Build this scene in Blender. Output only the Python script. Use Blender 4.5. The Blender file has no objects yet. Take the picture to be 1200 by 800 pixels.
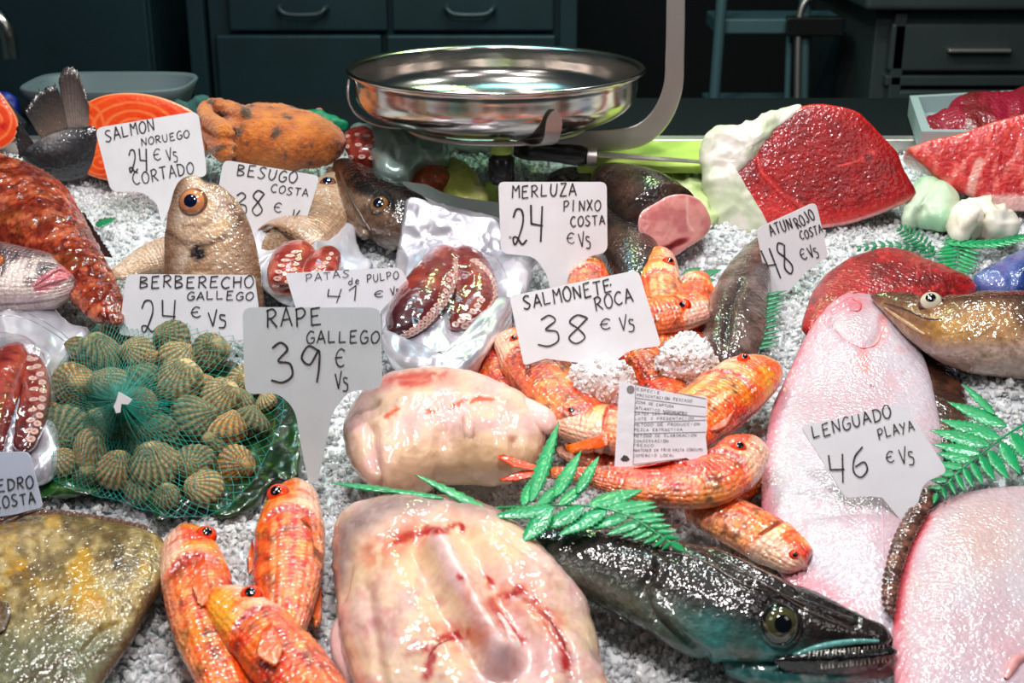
import bpy, bmesh, math, random
import numpy as np
from mathutils import Vector, Matrix
from mathutils.bvhtree import BVHTree
random.seed(7); rng = np.random.RandomState(7)
S = bpy.context.scene; COL = S.collection
R = math.radians
# ------------------------------------------------------------------ camera
F = 1600.0; PITCH = R(20.5); ALPHA = R(9.0)
CAM = np.array([0.0, 0.0, 1.473])
fw = np.array([0, math.cos(PITCH), -math.sin(PITCH)]); rt = np.array([1.0, 0, 0]); upv = np.array([0, math.sin(PITCH), math.cos(PITCH)])
cd = bpy.data.cameras.new('camera'); cam = bpy.data.objects.new('camera', cd); COL.objects.link(cam)
cam.location = CAM; cam.rotation_euler = (math.pi/2-PITCH, 0, 0)
cd.lens = F/1200*36; cd.sensor_width = 36; cd.clip_start = .02
cd.dof.use_dof = True; cd.dof.focus_distance = 1.28; cd.dof.aperture_fstop = 11
S.camera = cam
# ------------------------------------------------------------------ world, lamps, added fill lights, exposure
S.view_settings.view_transform = 'Standard'; S.view_settings.look = 'None'
S.view_settings.exposure = 0.0; S.view_settings.gamma = 1
S.view_settings.use_curve_mapping = False
wd = bpy.data.worlds.new('market_dark'); S.world = wd; wd.use_nodes = True
wd.node_tree.nodes['Background'].inputs[0].default_value = (.25, .4, .43, 1)
wd.node_tree.nodes['Background'].inputs[1].default_value = .10
LK = .72
def area(loc, target, size, power, col, sy=None):
    l = bpy.data.lights.new('lamp', 'AREA'); l.size = size; l.energy = power*LK; l.color = col
    if sy: l.shape = 'RECTANGLE'; l.size_y = sy
    o = bpy.data.objects.new('counter_lamp_or_fill', l); COL.objects.link(o); o.location = loc
    o.rotation_euler = (Vector(target)-Vector(loc)).to_track_quat('-Z', 'Y').to_euler()
    return o
area((-.45, 1.05, 2.25), (-.2, 1.2, 1.0), .16, 10, (1, .95, .92))
area((.40, 1.15, 2.3), (.2, 1.2, 1.0), .16, 8.5, (1, .94, .93))
area((0, .55, 2.15), (0, 1.2, 1.0), .15, 13, (1, .93, .93))
area((-.2, 1.75, 2.35), (-.1, 1.6, 1.1), .16, 9, (.97, 1, .95))
area((.55, 1.9, 2.2), (.45, 1.7, 1.1), .16, 8, (.92, 1, .93))
area((.12, 2.15, 1.85), (.15, 2.0, 1.1), .10, 3.2, (.62, 1, .42))
area((-.9, .5, 2.0), (-.1, 1.2, 1.0), .4, 2, (1, .92, .92))  # large soft fill added at the left, not a lamp of the market
area((.9, .45, 1.9), (.1, 1.2, 1.0), .4, 1.5, (1, .92, .92))  # weaker fill light added opposite, stands for no real lamp
area((-.2, 2.4, 2.6), (-.2, 3.4, .9), .5, 8, (.3, .85, 1))
# ------------------------------------------------------------------ geometry of the counter plane
NV = np.array([0, -math.sin(ALPHA), math.cos(ALPHA)]); VV = np.array([0, math.cos(ALPHA), math.sin(ALPHA)])
ORI = CAM + 1.35*fw
def nrm(a): a = np.asarray(a, float); return a/np.maximum(np.linalg.norm(a, axis=-1, keepdims=True), 1e-12)
def ray(px, py):
    px = np.asarray(px, float); py = np.asarray(py, float)
    return fw + rt*((px-600)/F)[..., None] + upv*((400-py)/F)[..., None]
def hit(px, py, o, n):
    r = ray(px, py); t = ((o-CAM)@n)/(r@n)
    return CAM + r*t[..., None]
def P(px, py, w=0.0):
    r = ray(px, py); w = np.asarray(w, float)
    t = ((ORI-CAM)@NV + w)/(r@NV)
    return CAM + r*t[..., None]
def proj(p):
    d = np.asarray(p)-CAM; z = d@fw
    return np.stack([600+F*(d@rt)/z, 400-F*(d@upv)/z], -1)
def at_depth(px, py, d):          # a point d metres in front of the lens
    return CAM + ray(px, py)*d
# ------------------------------------------------------------------ noise and colour
def _h(i, j, k, s):
    n = (i*374761393 + j*668265263 + k*2147483647 + s*974634777) & 0xffffffff
    n = ((n ^ (n >> 13))*1274126177) & 0xffffffff
    n = ((n ^ (n >> 16))*2246822519) & 0xffffffff
    return ((n ^ (n >> 15)) & 0xffffff)/float(0xffffff)
def noise(p, sc=1.0, seed=0):
    p = np.asarray(p)*sc+seed*17.31; i = np.floor(p).astype(np.int64); f = p-i; f = f*f*(3-2*f); r = 0
    for a in (0, 1):
        for b in (0, 1):
            for c in (0, 1):
                w = (f[..., 0] if a else 1-f[..., 0])*(f[..., 1] if b else 1-f[..., 1])*(f[..., 2] if c else 1-f[..., 2])
                r = r + w*_h(i[..., 0]+a, i[..., 1]+b, i[..., 2]+c, seed)
    return r
def fbm(p, sc=1.0, o=4, seed=0):
    r = 0; a = .5; t = 0
    for k in range(o): r = r+a*noise(p, sc*2**k, seed+k); t += a; a *= .55
    return r/t
def ss(a, b, x): t = np.clip((x-a)/(b-a), 0, 1); return t*t*(3-2*t)
def c255(*c): return np.array(c, float)/255
def mx(a, b, f): f = np.asarray(f)[..., None]; return np.asarray(a)*(1-f)+np.asarray(b)*f
def lin(c): c = np.clip(c, 0, 1); return np.where(c < .04045, c/12.92, ((c+.055)/1.055)**2.4)
def linc(*c): return tuple(lin(c255(*c)))+(1,)
def p2(a, b): return np.stack([a, b, np.zeros_like(a)], -1)
def segd(x, y, pts):              # distance from (x, y) to a polyline
    d = np.full(np.shape(x), 1e9)
    for (x0, y0), (x1, y1) in zip(pts[:-1], pts[1:]):
        dx, dy = x1-x0, y1-y0; t = np.clip(((x-x0)*dx+(y-y0)*dy)/(dx*dx+dy*dy+1e-9), 0, 1)
        d = np.minimum(d, np.hypot(x-x0-t*dx, y-y0-t*dy))
    return d
def inell(x, y, cx, cy, rx, ry, a=0):
    c, s = math.cos(R(a)), math.sin(R(a)); dx, dy = x-cx, y-cy
    return np.sqrt(((dx*c+dy*s)/rx)**2+((-dx*s+dy*c)/ry)**2)
def catmull(pts, n, closed=False, even=True, dim=2):
    p = np.array(pts, float)
    if closed: q = np.vstack([p[-1], p, p[0], p[1]])
    else: q = np.vstack([2*p[0]-p[1], p, 2*p[-1]-p[-2]])
    out = []
    m = len(p) if closed else len(p)-1
    for i in range(m):
        a, b, c, d = q[i:i+4]
        for t in np.linspace(0, 1, 16, endpoint=False):
            out.append(.5*((2*b)+(-a+c)*t+(2*a-5*b+4*c-d)*t*t+(-a+3*b-3*c+d)*t**3))
    out.append(p[0] if closed else p[-1]); out = np.array(out)
    if not even: return out
    dl = np.r_[0, np.cumsum(np.linalg.norm(np.diff(out[:, :dim], axis=0), axis=1))]
    s = np.linspace(0, dl[-1], n+1)[:-1] if closed else np.linspace(0, dl[-1], n)
    return np.stack([np.interp(s, dl, out[:, k]) for k in range(out.shape[1])], 1)
# ------------------------------------------------------------------ materials
def mat(name, col=None, rough=.4, coat=0, coatr=.06, bump=0, bs=300, sss=0, metal=0, vary=0, vs=60, trans=0, ior=1.45, emis=None, alpha=1,
        scales=0, stretch=None, sssr=(.02, .008, .005), spec=.5, sheen=0):
    m = bpy.data.materials.new(name); m.use_nodes = True; nt = m.node_tree; N = nt.nodes; L = nt.links; b = N['Principled BSDF']
    I = b.inputs
    if col is None:
        a = N.new('ShaderNodeVertexColor'); a.layer_name = 'Col'; src = a.outputs[0]
    else:
        rgb = N.new('ShaderNodeRGB'); rgb.outputs[0].default_value = linc(*col); src = rgb.outputs[0]
    tc = N.new('ShaderNodeTexCoord')
    co = tc.outputs['Object']
    if stretch:
        mp = N.new('ShaderNodeMapping'); mp.inputs['Scale'].default_value = stretch; L.new(co, mp.inputs[0]); co = mp.outputs[0]
    if vary:
        n = N.new('ShaderNodeTexNoise'); n.inputs['Scale'].default_value = vs; n.inputs['Detail'].default_value = 5; L.new(co, n.inputs[0])
        mr = N.new('ShaderNodeMapRange'); mr.inputs[1].default_value = .3; mr.inputs[2].default_value = .7
        mr.inputs[3].default_value = 1-vary; mr.inputs[4].default_value = 1+vary; L.new(n.outputs[0], mr.inputs[0])
        mm = N.new('ShaderNodeMix'); mm.data_type = 'RGBA'; mm.blend_type = 'MULTIPLY'; mm.inputs[0].default_value = 1
        cc = N.new('ShaderNodeCombineColor')
        for k in range(3): L.new(mr.outputs[0], cc.inputs[k])
        L.new(src, mm.inputs[6]); L.new(cc.outputs[0], mm.inputs[7]); src = mm.outputs[2]
    L.new(src, I['Base Color'])
    I['Roughness'].default_value = rough; I['Metallic'].default_value = metal; I['IOR'].default_value = ior
    I['Coat Weight'].default_value = coat; I['Coat IOR'].default_value = 1.65; I['Coat Roughness'].default_value = coatr; I['Specular IOR Level'].default_value = spec
    I['Transmission Weight'].default_value = trans; I['Alpha'].default_value = alpha
    if sheen: I['Sheen Weight'].default_value = sheen
    if sss:
        I['Subsurface Weight'].default_value = sss; I['Subsurface Radius'].default_value = sssr; I['Subsurface Scale'].default_value = 1
    last = None
    if scales:
        uv = N.new('ShaderNodeUVMap'); v = N.new('ShaderNodeTexVoronoi'); v.inputs['Scale'].default_value = 1; v.inputs['Randomness'].default_value = .35
        L.new(uv.outputs[0], v.inputs[0]); bp = N.new('ShaderNodeBump'); bp.inputs['Strength'].default_value = scales; bp.inputs['Distance'].default_value = .0015
        bp.invert = True; L.new(v.outputs['Distance'], bp.inputs['Height']); last = bp.outputs[0]
    if bump:
        n = N.new('ShaderNodeTexNoise'); n.inputs['Scale'].default_value = bs; n.inputs['Detail'].default_value = 1.2; L.new(co, n.inputs[0])
        bp = N.new('ShaderNodeBump'); bp.inputs['Strength'].default_value = bump; bp.inputs['Distance'].default_value = .002
        L.new(n.outputs[0], bp.inputs['Height'])
        if last: L.new(last, bp.inputs['Normal'])
        last = bp.outputs[0]
    if last: L.new(last, I['Normal']); L.new(last, I['Coat Normal'])
    if emis: I['Emission Color'].default_value = linc(*emis[:3]); I['Emission Strength'].default_value = emis[3]
    return m
M = {}
M['fish'] = mat('wet_fish_skin', None, .4, 1, .05, .6, 300, scales=.9, vary=.18, vs=260)
M['smooth'] = mat('wet_smooth_skin', None, .5, 1, .06, .8, 260, vary=.2, vs=150, spec=.3)
M['dark'] = mat('wet_dark_skin', None, .5, 1, .06, .6, 230, vary=.28, vs=190, spec=.25)
M['flesh'] = mat('wet_flesh', None,   .48, .8, .06, .5, 130, sss=.3, vary=.07, vs=90)
M['sole'] = mat('sole_skin', None, .48, .8, .09, .4, 330, sss=.07, vary=.08, vs=200)
M['tuna'] = mat('tuna_meat', None, .5, .6, .08, .9, 220, sss=.08, vary=.22, vs=150)
M['salmon'] = mat('salmon_meat', None, .42, .4, .15, .25, 200, sss=.12)
M['rough'] = mat('bumpy_wet_skin', None, .35, 1, .1, 1.0, 150, vary=.25, vs=130)
M['fin'] = mat('fin_membrane', None, .35, .7, .1, .4, 300, vary=.12, vs=200)
M['eye'] = mat('wet_eye', None, .1, 1, .02)
M['card'] = mat('white_plastic_card', None, .38, .15, .2, .05, 60, vary=.035, vs=40)
M['ink'] = mat('black_marker_ink', (54, 49, 48), .6, vary=.3, vs=300)
M['paper'] = mat('wet_paper', None, .55, .2, .2, .3, 90)
M['foil'] = mat('silver_foil_pouch', None, .28, 0, metal=.5, bump=.25, bs=26)
M['octo'] = mat('octopus_skin', None, .3, 1, .05, .4, 150, sss=.15, vary=.12, vs=120)
M['shell'] = mat('cockle_shell', None, .5, .35, .2, .45, 260, vary=.22, vs=90)
M['net'] = mat('teal_net_thread', (12, 150, 135), .35, .3)
M['fern'] = mat('green_plastic_leaf', (8, 152, 88), .4, .45, .15, .35, 220, vary=.15, vs=60)
M['fernd'] = mat('dark_green_plastic_leaf', (10, 120, 75), .4, .3, .2, .3, 200, vary=.15, vs=60)
M['leaf'] = mat('savoy_leaf', None, .35, .7, .12, .9, 90, vary=.25, vs=70)
M['steel'] = mat('polished_steel', (205, 198, 192), .17, metal=1, bump=.02, bs=40, stretch=(1, 1, 12))
M['steelb'] = mat('brushed_steel_bar', (200, 194, 190), .45, metal=1, bump=.05, bs=90)
M['cab'] = mat('dark_teal_steel_cabinet', (34, 56, 62), .45, metal=.3, vary=.2, vs=5)
M['cabr'] = mat('grey_steel_cabinet', (66, 76, 78), .42, metal=.4, vary=.2, vs=5)
M['black'] = mat('black_shadow_wall', (12, 14, 15), .8)
M['floor'] = mat('dark_tile_floor', (22, 26, 28), .35, vary=.3, vs=8)
M['ladder'] = mat('blue_grey_ladder_metal', (82, 112, 120), .4, metal=.4)
M['board'] = mat('green_cutting_board', (178, 205, 96), .5, vary=.08, vs=30)
M['blackp'] = mat('black_plastic', (20, 22, 22), .3, .3)
M['darktop'] = mat('dark_worktop', (14, 20, 23), .75, spec=.12)
M['tub'] = mat('grey_plastic_tub', (88, 102, 106), .5)
M['glove'] = mat('orange_terry_fabric', None, .95, 0, bump=1.0, bs=420, vary=.2, vs=380, sheen=.4)
def film_mat():
    m = bpy.data.materials.new('clear_plastic_film'); m.use_nodes = True; nt = m.node_tree; N = nt.nodes; L = nt.links
    N.remove(N['Principled BSDF']); o = N['Material Output']; t = N.new('ShaderNodeBsdfTransparent'); g = N.new('ShaderNodeBsdfGlossy')
    g.inputs['Roughness'].default_value = .12; t.inputs[0].default_value = (.93, .93, .95, 1)
    fr = N.new('ShaderNodeLayerWeight'); fr.inputs[0].default_value = .10; x = N.new('ShaderNodeMixShader')
    tc = N.new('ShaderNodeTexCoord'); n = N.new('ShaderNodeTexNoise'); n.inputs['Scale'].default_value = 45; bp = N.new('ShaderNodeBump'); bp.inputs['Strength'].default_value = .7; bp.inputs['Distance'].default_value = .004
    L.new(tc.outputs['Object'], n.inputs[0]); L.new(n.outputs[0], bp.inputs['Height']); L.new(bp.outputs[0], g.inputs['Normal']); L.new(bp.outputs[0], fr.inputs['Normal'])
    L.new(fr.outputs['Facing'], x.inputs[0]); L.new(t.outputs[0], x.inputs[1]); L.new(g.outputs[0], x.inputs[2]); L.new(x.outputs[0], o.inputs[0])
    return m
M['film'] = film_mat()
M['ice'] = mat('crushed_ice', (232, 237, 240), .25, .8, .05, bump=.5, bs=500, sss=.75, sssr=(.010, .011, .012))
M['icec'] = mat('clear_ice_lump', (243, 240, 240), .3, .5, .08, bump=.2, bs=400)
M['icebed'] = mat('packed_ice_bed', (226, 232, 235), .3, .4, .1, .8, 160, vary=.12, vs=60)
# ------------------------------------------------------------------ objects
def thing(name, label, cat, loc=None, group=None):
    o = bpy.data.objects.new(name, None); COL.objects.link(o); o.empty_display_size = .02
    if loc is not None: o.location = [float(v) for v in loc]
    o['label'] = label; o['category'] = cat
    if group: o['group'] = group
    return o
def tag(o, label=None, cat=None, group=None, kind=None):
    if label: o['label'] = label
    if cat: o['category'] = cat
    if group: o['group'] = group
    if kind: o['kind'] = kind
    return o
def mesh(name, verts, faces, m, parent=None, col=None, uv=None, smooth=True, loc=None):
    verts = np.asarray(verts, float).reshape(-1, 3)
    o0 = np.array(parent.location) if parent is not None and loc is None else (np.array(loc, float) if loc is not None else verts.mean(0))
    if parent is not None and parent.parent is not None: o0 = o0+np.array(parent.parent.location)
    me = bpy.data.meshes.new(name); me.from_pydata((verts-o0).tolist(), [], faces if isinstance(faces, list) else faces.tolist())
    if col is not None:
        a = me.color_attributes.new('Col', 'FLOAT_COLOR', 'POINT')
        c = np.ones((len(verts), 4)); k_ = np.broadcast_to(col, (len(verts), 3)); g_ = k_.mean(1, keepdims=True); c[:, :3] = lin(g_+(k_-g_)*1.12)**1.22; a.data.foreach_set('color', c.ravel().astype(np.float32))
    if uv is not None:
        u = me.uv_layers.new(name='UVMap'); li = np.zeros(len(me.loops), np.int32); me.loops.foreach_get('vertex_index', li)
        u.data.foreach_set('uv', np.asarray(uv, np.float32)[li].ravel())
    if smooth: me.polygons.foreach_set('use_smooth', np.ones(len(me.polygons), bool))
    me.materials.append(m); me.update()
    o = bpy.data.objects.new(name, me); COL.objects.link(o)
    if parent is not None: o.parent = parent      # parts carry their vertices about the thing's own origin
    else: o.location = o0
    return o
def bvh(o):
    me = o.data; off = np.zeros(3); q = o
    while q is not None: off = off+np.array(q.location); q = q.parent
    return BVHTree.FromPolygons([Vector(v.co)+Vector(off) for v in me.vertices], [tuple(p.vertices) for p in me.polygons])
def grid_faces(nr, ns, closed=True):
    i = np.arange(nr-1)[:, None]; j = np.arange(ns if closed else ns-1)[None, :]; k = (j+1) % ns
    return np.stack(np.broadcast_arrays(i*ns+j, i*ns+k, (i+1)*ns+k, (i+1)*ns+j), -1).reshape(-1, 4)
def build_sweep(st, ratio, w0, n, m, e0, e1, disp, sink, exp, wm):
    st = np.array([list(s)+[0]*(4-len(s)) for s in st], float)
    cs = catmull(st, n); t = np.linspace(0, 1, n)
    # denser rings towards both ends
    tt = .5-.5*np.cos(np.pi*t); tt = .45*tt+.55*t
    cs = np.stack([np.interp(tt, t, cs[:, k]) for k in range(4)], 1); t = tt
    hw = np.maximum(cs[:, 2], .3)
    if e0: hw = hw*np.sqrt(np.clip(1-(1-np.clip(t/e0, 0, 1))**2, 0, 1))
    if e1: hw = hw*np.sqrt(np.clip(1-(1-np.clip((1-t)/e1, 0, 1))**2, 0, 1))
    hw = np.maximum(hw, .05); w = np.full(n, w0+.01)
    for _ in range(5):
        c = P(cs[:, 0], cs[:, 1], w+cs[:, 3])
        T = nrm(np.gradient(c, axis=0)); A = nrm(np.cross(NV, T)); U = nrm(np.cross(T, A))
        pc = proj(c); sA = (proj(c+A*1e-3)-pc)*1e3; sN = (proj(c+U*1e-3)-pc)*1e3
        sT = nrm(np.gradient(pc, axis=0)); n2 = np.stack([-sT[:, 1], sT[:, 0]], -1)
        a = hw/np.sqrt((sA*n2).sum(1)**2+(ratio*(sN*n2).sum(1))**2); b = a*ratio
        bm = b.max(); w = w0+(wm*bm+(1-wm)*b)*(1-sink)
    ph = np.arange(m)/m*2*np.pi; cp = np.cos(ph); sp = np.sin(ph)
    cx = np.sign(cp)*np.abs(cp)**exp; sx = np.sign(sp)*np.abs(sp)**exp
    aa = a[:, None]*np.ones(m); bb = b[:, None]*np.ones(m)
    V = c[:, None]+A[:, None]*(aa*cx)[..., None]+U[:, None]*(bb*sx)[..., None]
    TT = np.broadcast_to(t[:, None], (n, m)); PH = np.broadcast_to(ph[None], (n, m))
    if disp is not None:
        px = proj(V); d = disp(TT, np.cos(PH), np.sin(PH), V, px[..., 0], px[..., 1])
        nn = nrm(A[:, None]*(cx*bb)[..., None]+U[:, None]*(sx*aa)[..., None]); V = V+nn*d[..., None]
    Ls = np.r_[0, np.cumsum(np.linalg.norm(np.diff(c, axis=0), axis=1))]
    uv = np.stack(np.broadcast_arrays(Ls[:, None], ph[None]/(2*np.pi)*a.max()*4), -1)
    return V, TT, PH, uv
def sweep(name, st, m_, parent, colf, ratio=.5, w0=0., n=90, m=40, e0=.08, e1=.05, disp=None, sink=0., exp=1., scale=.0045, wm=.8, capcol=None, loc=None):
    """a tapering body along stations (x, y, half width[, lift]) laid on the ice"""
    V, TT, PH, uv = build_sweep(st, ratio, w0, n, m, e0, e1, disp, sink, exp, wm)
    px = proj(V); c = colf(TT, np.cos(PH), np.sin(PH), V, px[..., 0], px[..., 1]) if callable(colf) else np.broadcast_to(colf, V.shape)
    V = V.reshape(-1, 3); c = np.array(c).reshape(-1, 3); uv = uv.reshape(-1, 2)/scale
    fc = grid_faces(n, m).tolist(); nv = len(V)
    V = np.vstack([V, V[:m].mean(0), V[nv-m:].mean(0)]); c = np.vstack([c, c[0], c[-1]]); uv = np.vstack([uv, uv[0], uv[-1]])
    for j in range(m):
        fc.append([nv, (j+1) % m, j]); fc.append([nv+1, nv-m+j, nv-m+(j+1) % m])
    return mesh(name, V, fc, m_, parent, c, uv, loc=loc)
class Pl:                         # a plane: the counter at height w, or an upright one through a foot point
    def __init__(s, o, n): s.o = np.asarray(o, float); s.n = nrm(n)
def flat(w): return Pl(ORI+NV*w, NV)
def upright(px, py, w=0., lean=20., yaw=0., d=None):
    o = P(px, py, w) if d is None else at_depth(px, py, d)
    a = R(lean); n = np.array([math.sin(R(yaw))*math.cos(a), -math.cos(R(yaw))*math.cos(a), math.sin(a)])
    return Pl(o, n)
def rings(outline, pl, ctr, ns, nr, wf):
    ol = np.array(outline, float); q = hit(ol[:, 0], ol[:, 1], pl.o, pl.n); c = hit(np.array(float(ctr[0])), np.array(float(ctr[1])), pl.o, pl.n)
    return q, c
def pillow(name, outline, m_, parent, colf, pl=None, Ht=.02, Hb=.01, ctr=None, ns=140, nr=34, prof=2., q=2., slab=0., open_=False, disp=None, smooth_out=True, fit=2, wf=None, loc=None, spow=.8):
    """a body with the given outline on plane pl, swelling Ht above it and Hb below (or cut straight, slab metres deep)"""
    pl = pl or flat(.02); ol0 = catmull(outline, ns, True) if smooth_out else np.array(outline, float)
    if not smooth_out: ns = len(ol0)
    ctr = ctr or tuple(ol0.mean(0)); ol = ol0.copy(); c0 = np.array(ctr, float)
    rt_ = np.linspace(0, 1, nr)**spow
    for it in range(fit+1):
        q3 = hit(ol[:, 0], ol[:, 1], pl.o, pl.n); c3 = hit(c0[0], c0[1], pl.o, pl.n)
        rows = []; rr = []; tp = []
        for r in rt_:
            h = Ht*(1-r**prof)**(1/q); rows.append(c3+(q3-c3)*r+pl.n*h); rr.append(r); tp.append(1.)
        if slab:
            for k in range(1, 9):
                q = q3+VV*slab*k/8; hq = (q-ORI)@NV; q = q-NV*(np.maximum(hq, 0)*.62*k/8)[:, None]; m0 = q.mean(0); q = m0+(q-m0)*(1-.12*(k/8)**2); rows.append(q); rr.append(1.); tp.append(-k/8)
            rows.append(np.broadcast_to(rows[-1].mean(0), q3.shape)); rr.append(.0); tp.append(-1.)
        elif not open_:
            for r in list(rt_[::-2][1:])+[0.]:
                h = Hb*(1-r**prof)**(1/q); rows.append(c3+(q3-c3)*r-pl.n*h); rr.append(r); tp.append(-1.)
        V = np.array(rows); RR = np.broadcast_to(np.array(rr)[:, None], V.shape[:2]); TP = np.broadcast_to(np.array(tp)[:, None], V.shape[:2])
        if wf is not None:
            px = proj(V); V = V+NV*wf(px[..., 0], px[..., 1])[..., None]
            # keep the pixel while lifting: slide along the view ray
        if it == fit: break
        pp = proj(V.reshape(-1, 3)); a0, a1 = pp.min(0), pp.max(0); b0, b1 = ol0.min(0), ol0.max(0); d0, d1 = ol.min(0), ol.max(0)
        sc = (b1-b0)/(a1-a0); mid = (b0+b1)/2; am = (a0+a1)/2
        ol = (ol-am)*sc+mid; c0 = (c0-am)*sc+mid
    px = proj(V); nn = None
    if disp is not None:
        d = disp(px[..., 0], px[..., 1], RR, TP, V)
        gi = np.gradient(V, axis=0); gj = np.roll(V, -1, 1)-np.roll(V, 1, 1); nn = np.cross(gj, gi)
        nn = nrm(nn); s = np.sign((nn[2]@pl.n).mean()); nn = nn*s
        nn[0] = pl.n; V = V+nn*d[..., None]; px = proj(V)
    c = colf(px[..., 0], px[..., 1], RR, TP, V) if callable(colf) else np.broadcast_to(colf, V.shape)
    fc = grid_faces(V.shape[0], ns)
    th = np.arctan2(ol0[:, 1]-ctr[1], ol0[:, 0]-ctr[0])
    V = V.reshape(-1, 3)
    return mesh(name, V, fc[:, ::-1], m_, parent, np.array(c).reshape(-1, 3), V[:, :2]/.004, loc=loc)
def cast(tree, px, py):
    r = nrm(ray(px, py)); h = tree.ray_cast(Vector(CAM), Vector(r))
    if h[0] is None: return None, None
    return np.array(h[0]), np.array(h[1])
def eye(parent, tree, px, py, r_px, iris=(230, 120, 40), pupil=.5, ring=(200, 70, 40), bulge=.45, name='eye', pup=(14, 14, 24)):
    h, n = cast(tree, px, py)
    if h is None: print('eye missed', px, py); return
    if n@fw > 0: n = -n
    n = nrm(n*.6-fw*.5); r = r_px*((h-CAM)@fw)/F
    a = nrm(np.cross(n, [0.01, .02, 1])); b = np.cross(n, a); V = []; C = []
    ths = np.arange(28)/28*2*np.pi
    for rho, z, c in [(1.12, -.25, ring), (1.05, 0, ring), (.92, .18*bulge/.45, ring), (.86, .3*bulge/.45, iris), (.7, .5*bulge/.45, iris), (pupil+.04, .62*bulge/.45, iris), (pupil, .66*bulge/.45, pup), (pupil*.5, .72*bulge/.45, pup), (.01, .76*bulge/.45, pup)]:
        for t in ths: V.append(h+(a*math.cos(t)+b*math.sin(t))*r*rho+n*r*z); C.append(c255(*c))
    return mesh(name, V, grid_faces(9, 28), M['eye'], parent, np.array(C))
def fin(parent, root, tip, w0, w1, col, col2=None, name='fin', n=25, mm=7, m_='fin', th=.0007, tree=None, ridge=.0006, pl=None, rag=.0):
    r = catmull(root, n); t = catmull(tip, n); rows = []
    for k in range(mm):
        f = k/(mm-1); p = r*(1-f)+t*f
        if k == mm-1 and rag: p = p+(t-r)*(rng.rand(n)[:, None]-.7)*rag
        w = w0*(1-f)+w1*f
        q = P(p[:, 0], p[:, 1], w) if pl is None else hit(p[:, 0], p[:, 1], pl.o, pl.n)
        q = q+NV*(ridge*f*((np.arange(n) % 2)*2-1))[:, None]; rows.append(q)
    V = np.array(rows).reshape(-1, 3); f = np.repeat(np.linspace(0, 1, mm), n); j = np.tile(np.arange(n) % 2, mm)
    c = mx(c255(*col), c255(*(col2 or col)), f)*(1-.18*j)[:, None]
    o = mesh(name, V, grid_faces(mm, n, False), M[m_], parent, c)
    s = o.modifiers.new('s', 'SOLIDIFY'); s.thickness = th
    return o
def tube_mesh(paths, r, sides=5):
    V = []; Fc = []
    for pts in paths:
        pts = np.asarray(pts, float); n = len(pts)
        if n < 2: continue
        T = nrm(np.gradient(pts, axis=0)); A = nrm(np.cross(T, [.31, .17, .93])); B = np.cross(T, A); b = len(V)
        rr = r if np.ndim(r) else np.full(n, r)
        for i in range(n):
            for k in range(sides):
                a = 2*np.pi*k/sides; V.append(pts[i]+(A[i]*math.cos(a)+B[i]*math.sin(a))*rr[min(i, len(rr)-1)])
        for i in range(n-1):
            for k in range(sides): Fc.append([b+i*sides+k, b+i*sides+(k+1) % sides, b+(i+1)*sides+(k+1) % sides, b+(i+1)*sides+k])
    return V, Fc
def seam(parent, tree, pts, r_px, col, name='groove', m_='smooth', lift=0., n=30):
    """a thin raised line that follows a surface"""
    q = catmull(pts, n); out = []
    for x, y in q[:, :2]:
        h, nn = cast(tree, x, y)
        if h is not None: out.append(h-nrm(ray(x, y))*lift)
    if len(out) < 3: print('seam missed', name, pts[0]); return
    out = np.array(out); r = r_px*((out[0]-CAM)@fw)/F; V, Fc = tube_mesh([out], r*np.sin(np.linspace(.25, np.pi-.25, len(out)))**.6, 7)
    return mesh(name, V, Fc, M[m_], parent, c255(*col))
def box(bm, x0, x1, y0, y1, z0, z1):
    v = [bm.verts.new(p) for p in ((x0, y0, z0), (x1, y0, z0), (x1, y1, z0), (x0, y1, z0), (x0, y0, z1), (x1, y0, z1), (x1, y1, z1), (x0, y1, z1))]
    for f in ((0, 3, 2, 1), (4, 5, 6, 7), (0, 1, 5, 4), (1, 2, 6, 5), (2, 3, 7, 6), (3, 0, 4, 7)): bm.faces.new([v[i] for i in f])
def bmobj(name, bm, m_, parent=None, bevel=0, smooth=False):
    bmesh.ops.recalc_face_normals(bm, faces=bm.faces)
    V = np.array([v.co for v in bm.verts]); bm.verts.index_update(); Fc = [[v.index for v in f.verts] for f in bm.faces]; bm.free()
    o = mesh(name, V, Fc, m_, parent, smooth=smooth)
    if bevel: b = o.modifiers.new('b', 'BEVEL'); b.width = bevel; b.segments = 3; b.limit_method = 'ANGLE'
    return o
def boxobj(name, dims, m_, parent=None, bevel=.003):
    bm = bmesh.new(); box(bm, *dims); return bmobj(name, bm, m_, parent, bevel)
# ================================================================== the setting
def struct(o): o['kind'] = 'structure'; return o
struct(boxobj('floor', (-4, 4, -1, 5, -.02, 0), M['floor'], bevel=0))
struct(boxobj('wall_back', (-4, 4, 4.2, 4.3, 0, 3), M['black'], bevel=0))
def ZP(px, py, Y):                # the point at depth Y (world) seen at a pixel
    r = ray(px, py); return CAM+r*((Y-CAM[1])/r[1])
def bpx(name, x0, x1, y0, y1, Y, D, m_, parent, bevel=.004):
    a = ZP(x0, (y0+y1)/2, Y); b = ZP(x1, (y0+y1)/2, Y); t = ZP((x0+x1)/2, y0, Y)[2]; l = ZP((x0+x1)/2, y1, Y)[2]
    return boxobj(name, (a[0], b[0], Y, Y+D, l, t), m_, parent, bevel)
def handle(parent, px, py, half, Y, m_, drop=.012, r=.006):
    a = ZP(px-half, py, Y); b = ZP(px+half, py, Y); o = np.array([0, -.035, 0])
    pts = catmull([a, a+o*.8, a+o+[.02, 0, -drop], b+o+[-.02, 0, -drop], b+o*.8, b], 40, even=False)
    V, Fc = tube_mesh([pts], r, 8); return mesh('handle', V, Fc, m_, parent)
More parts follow.
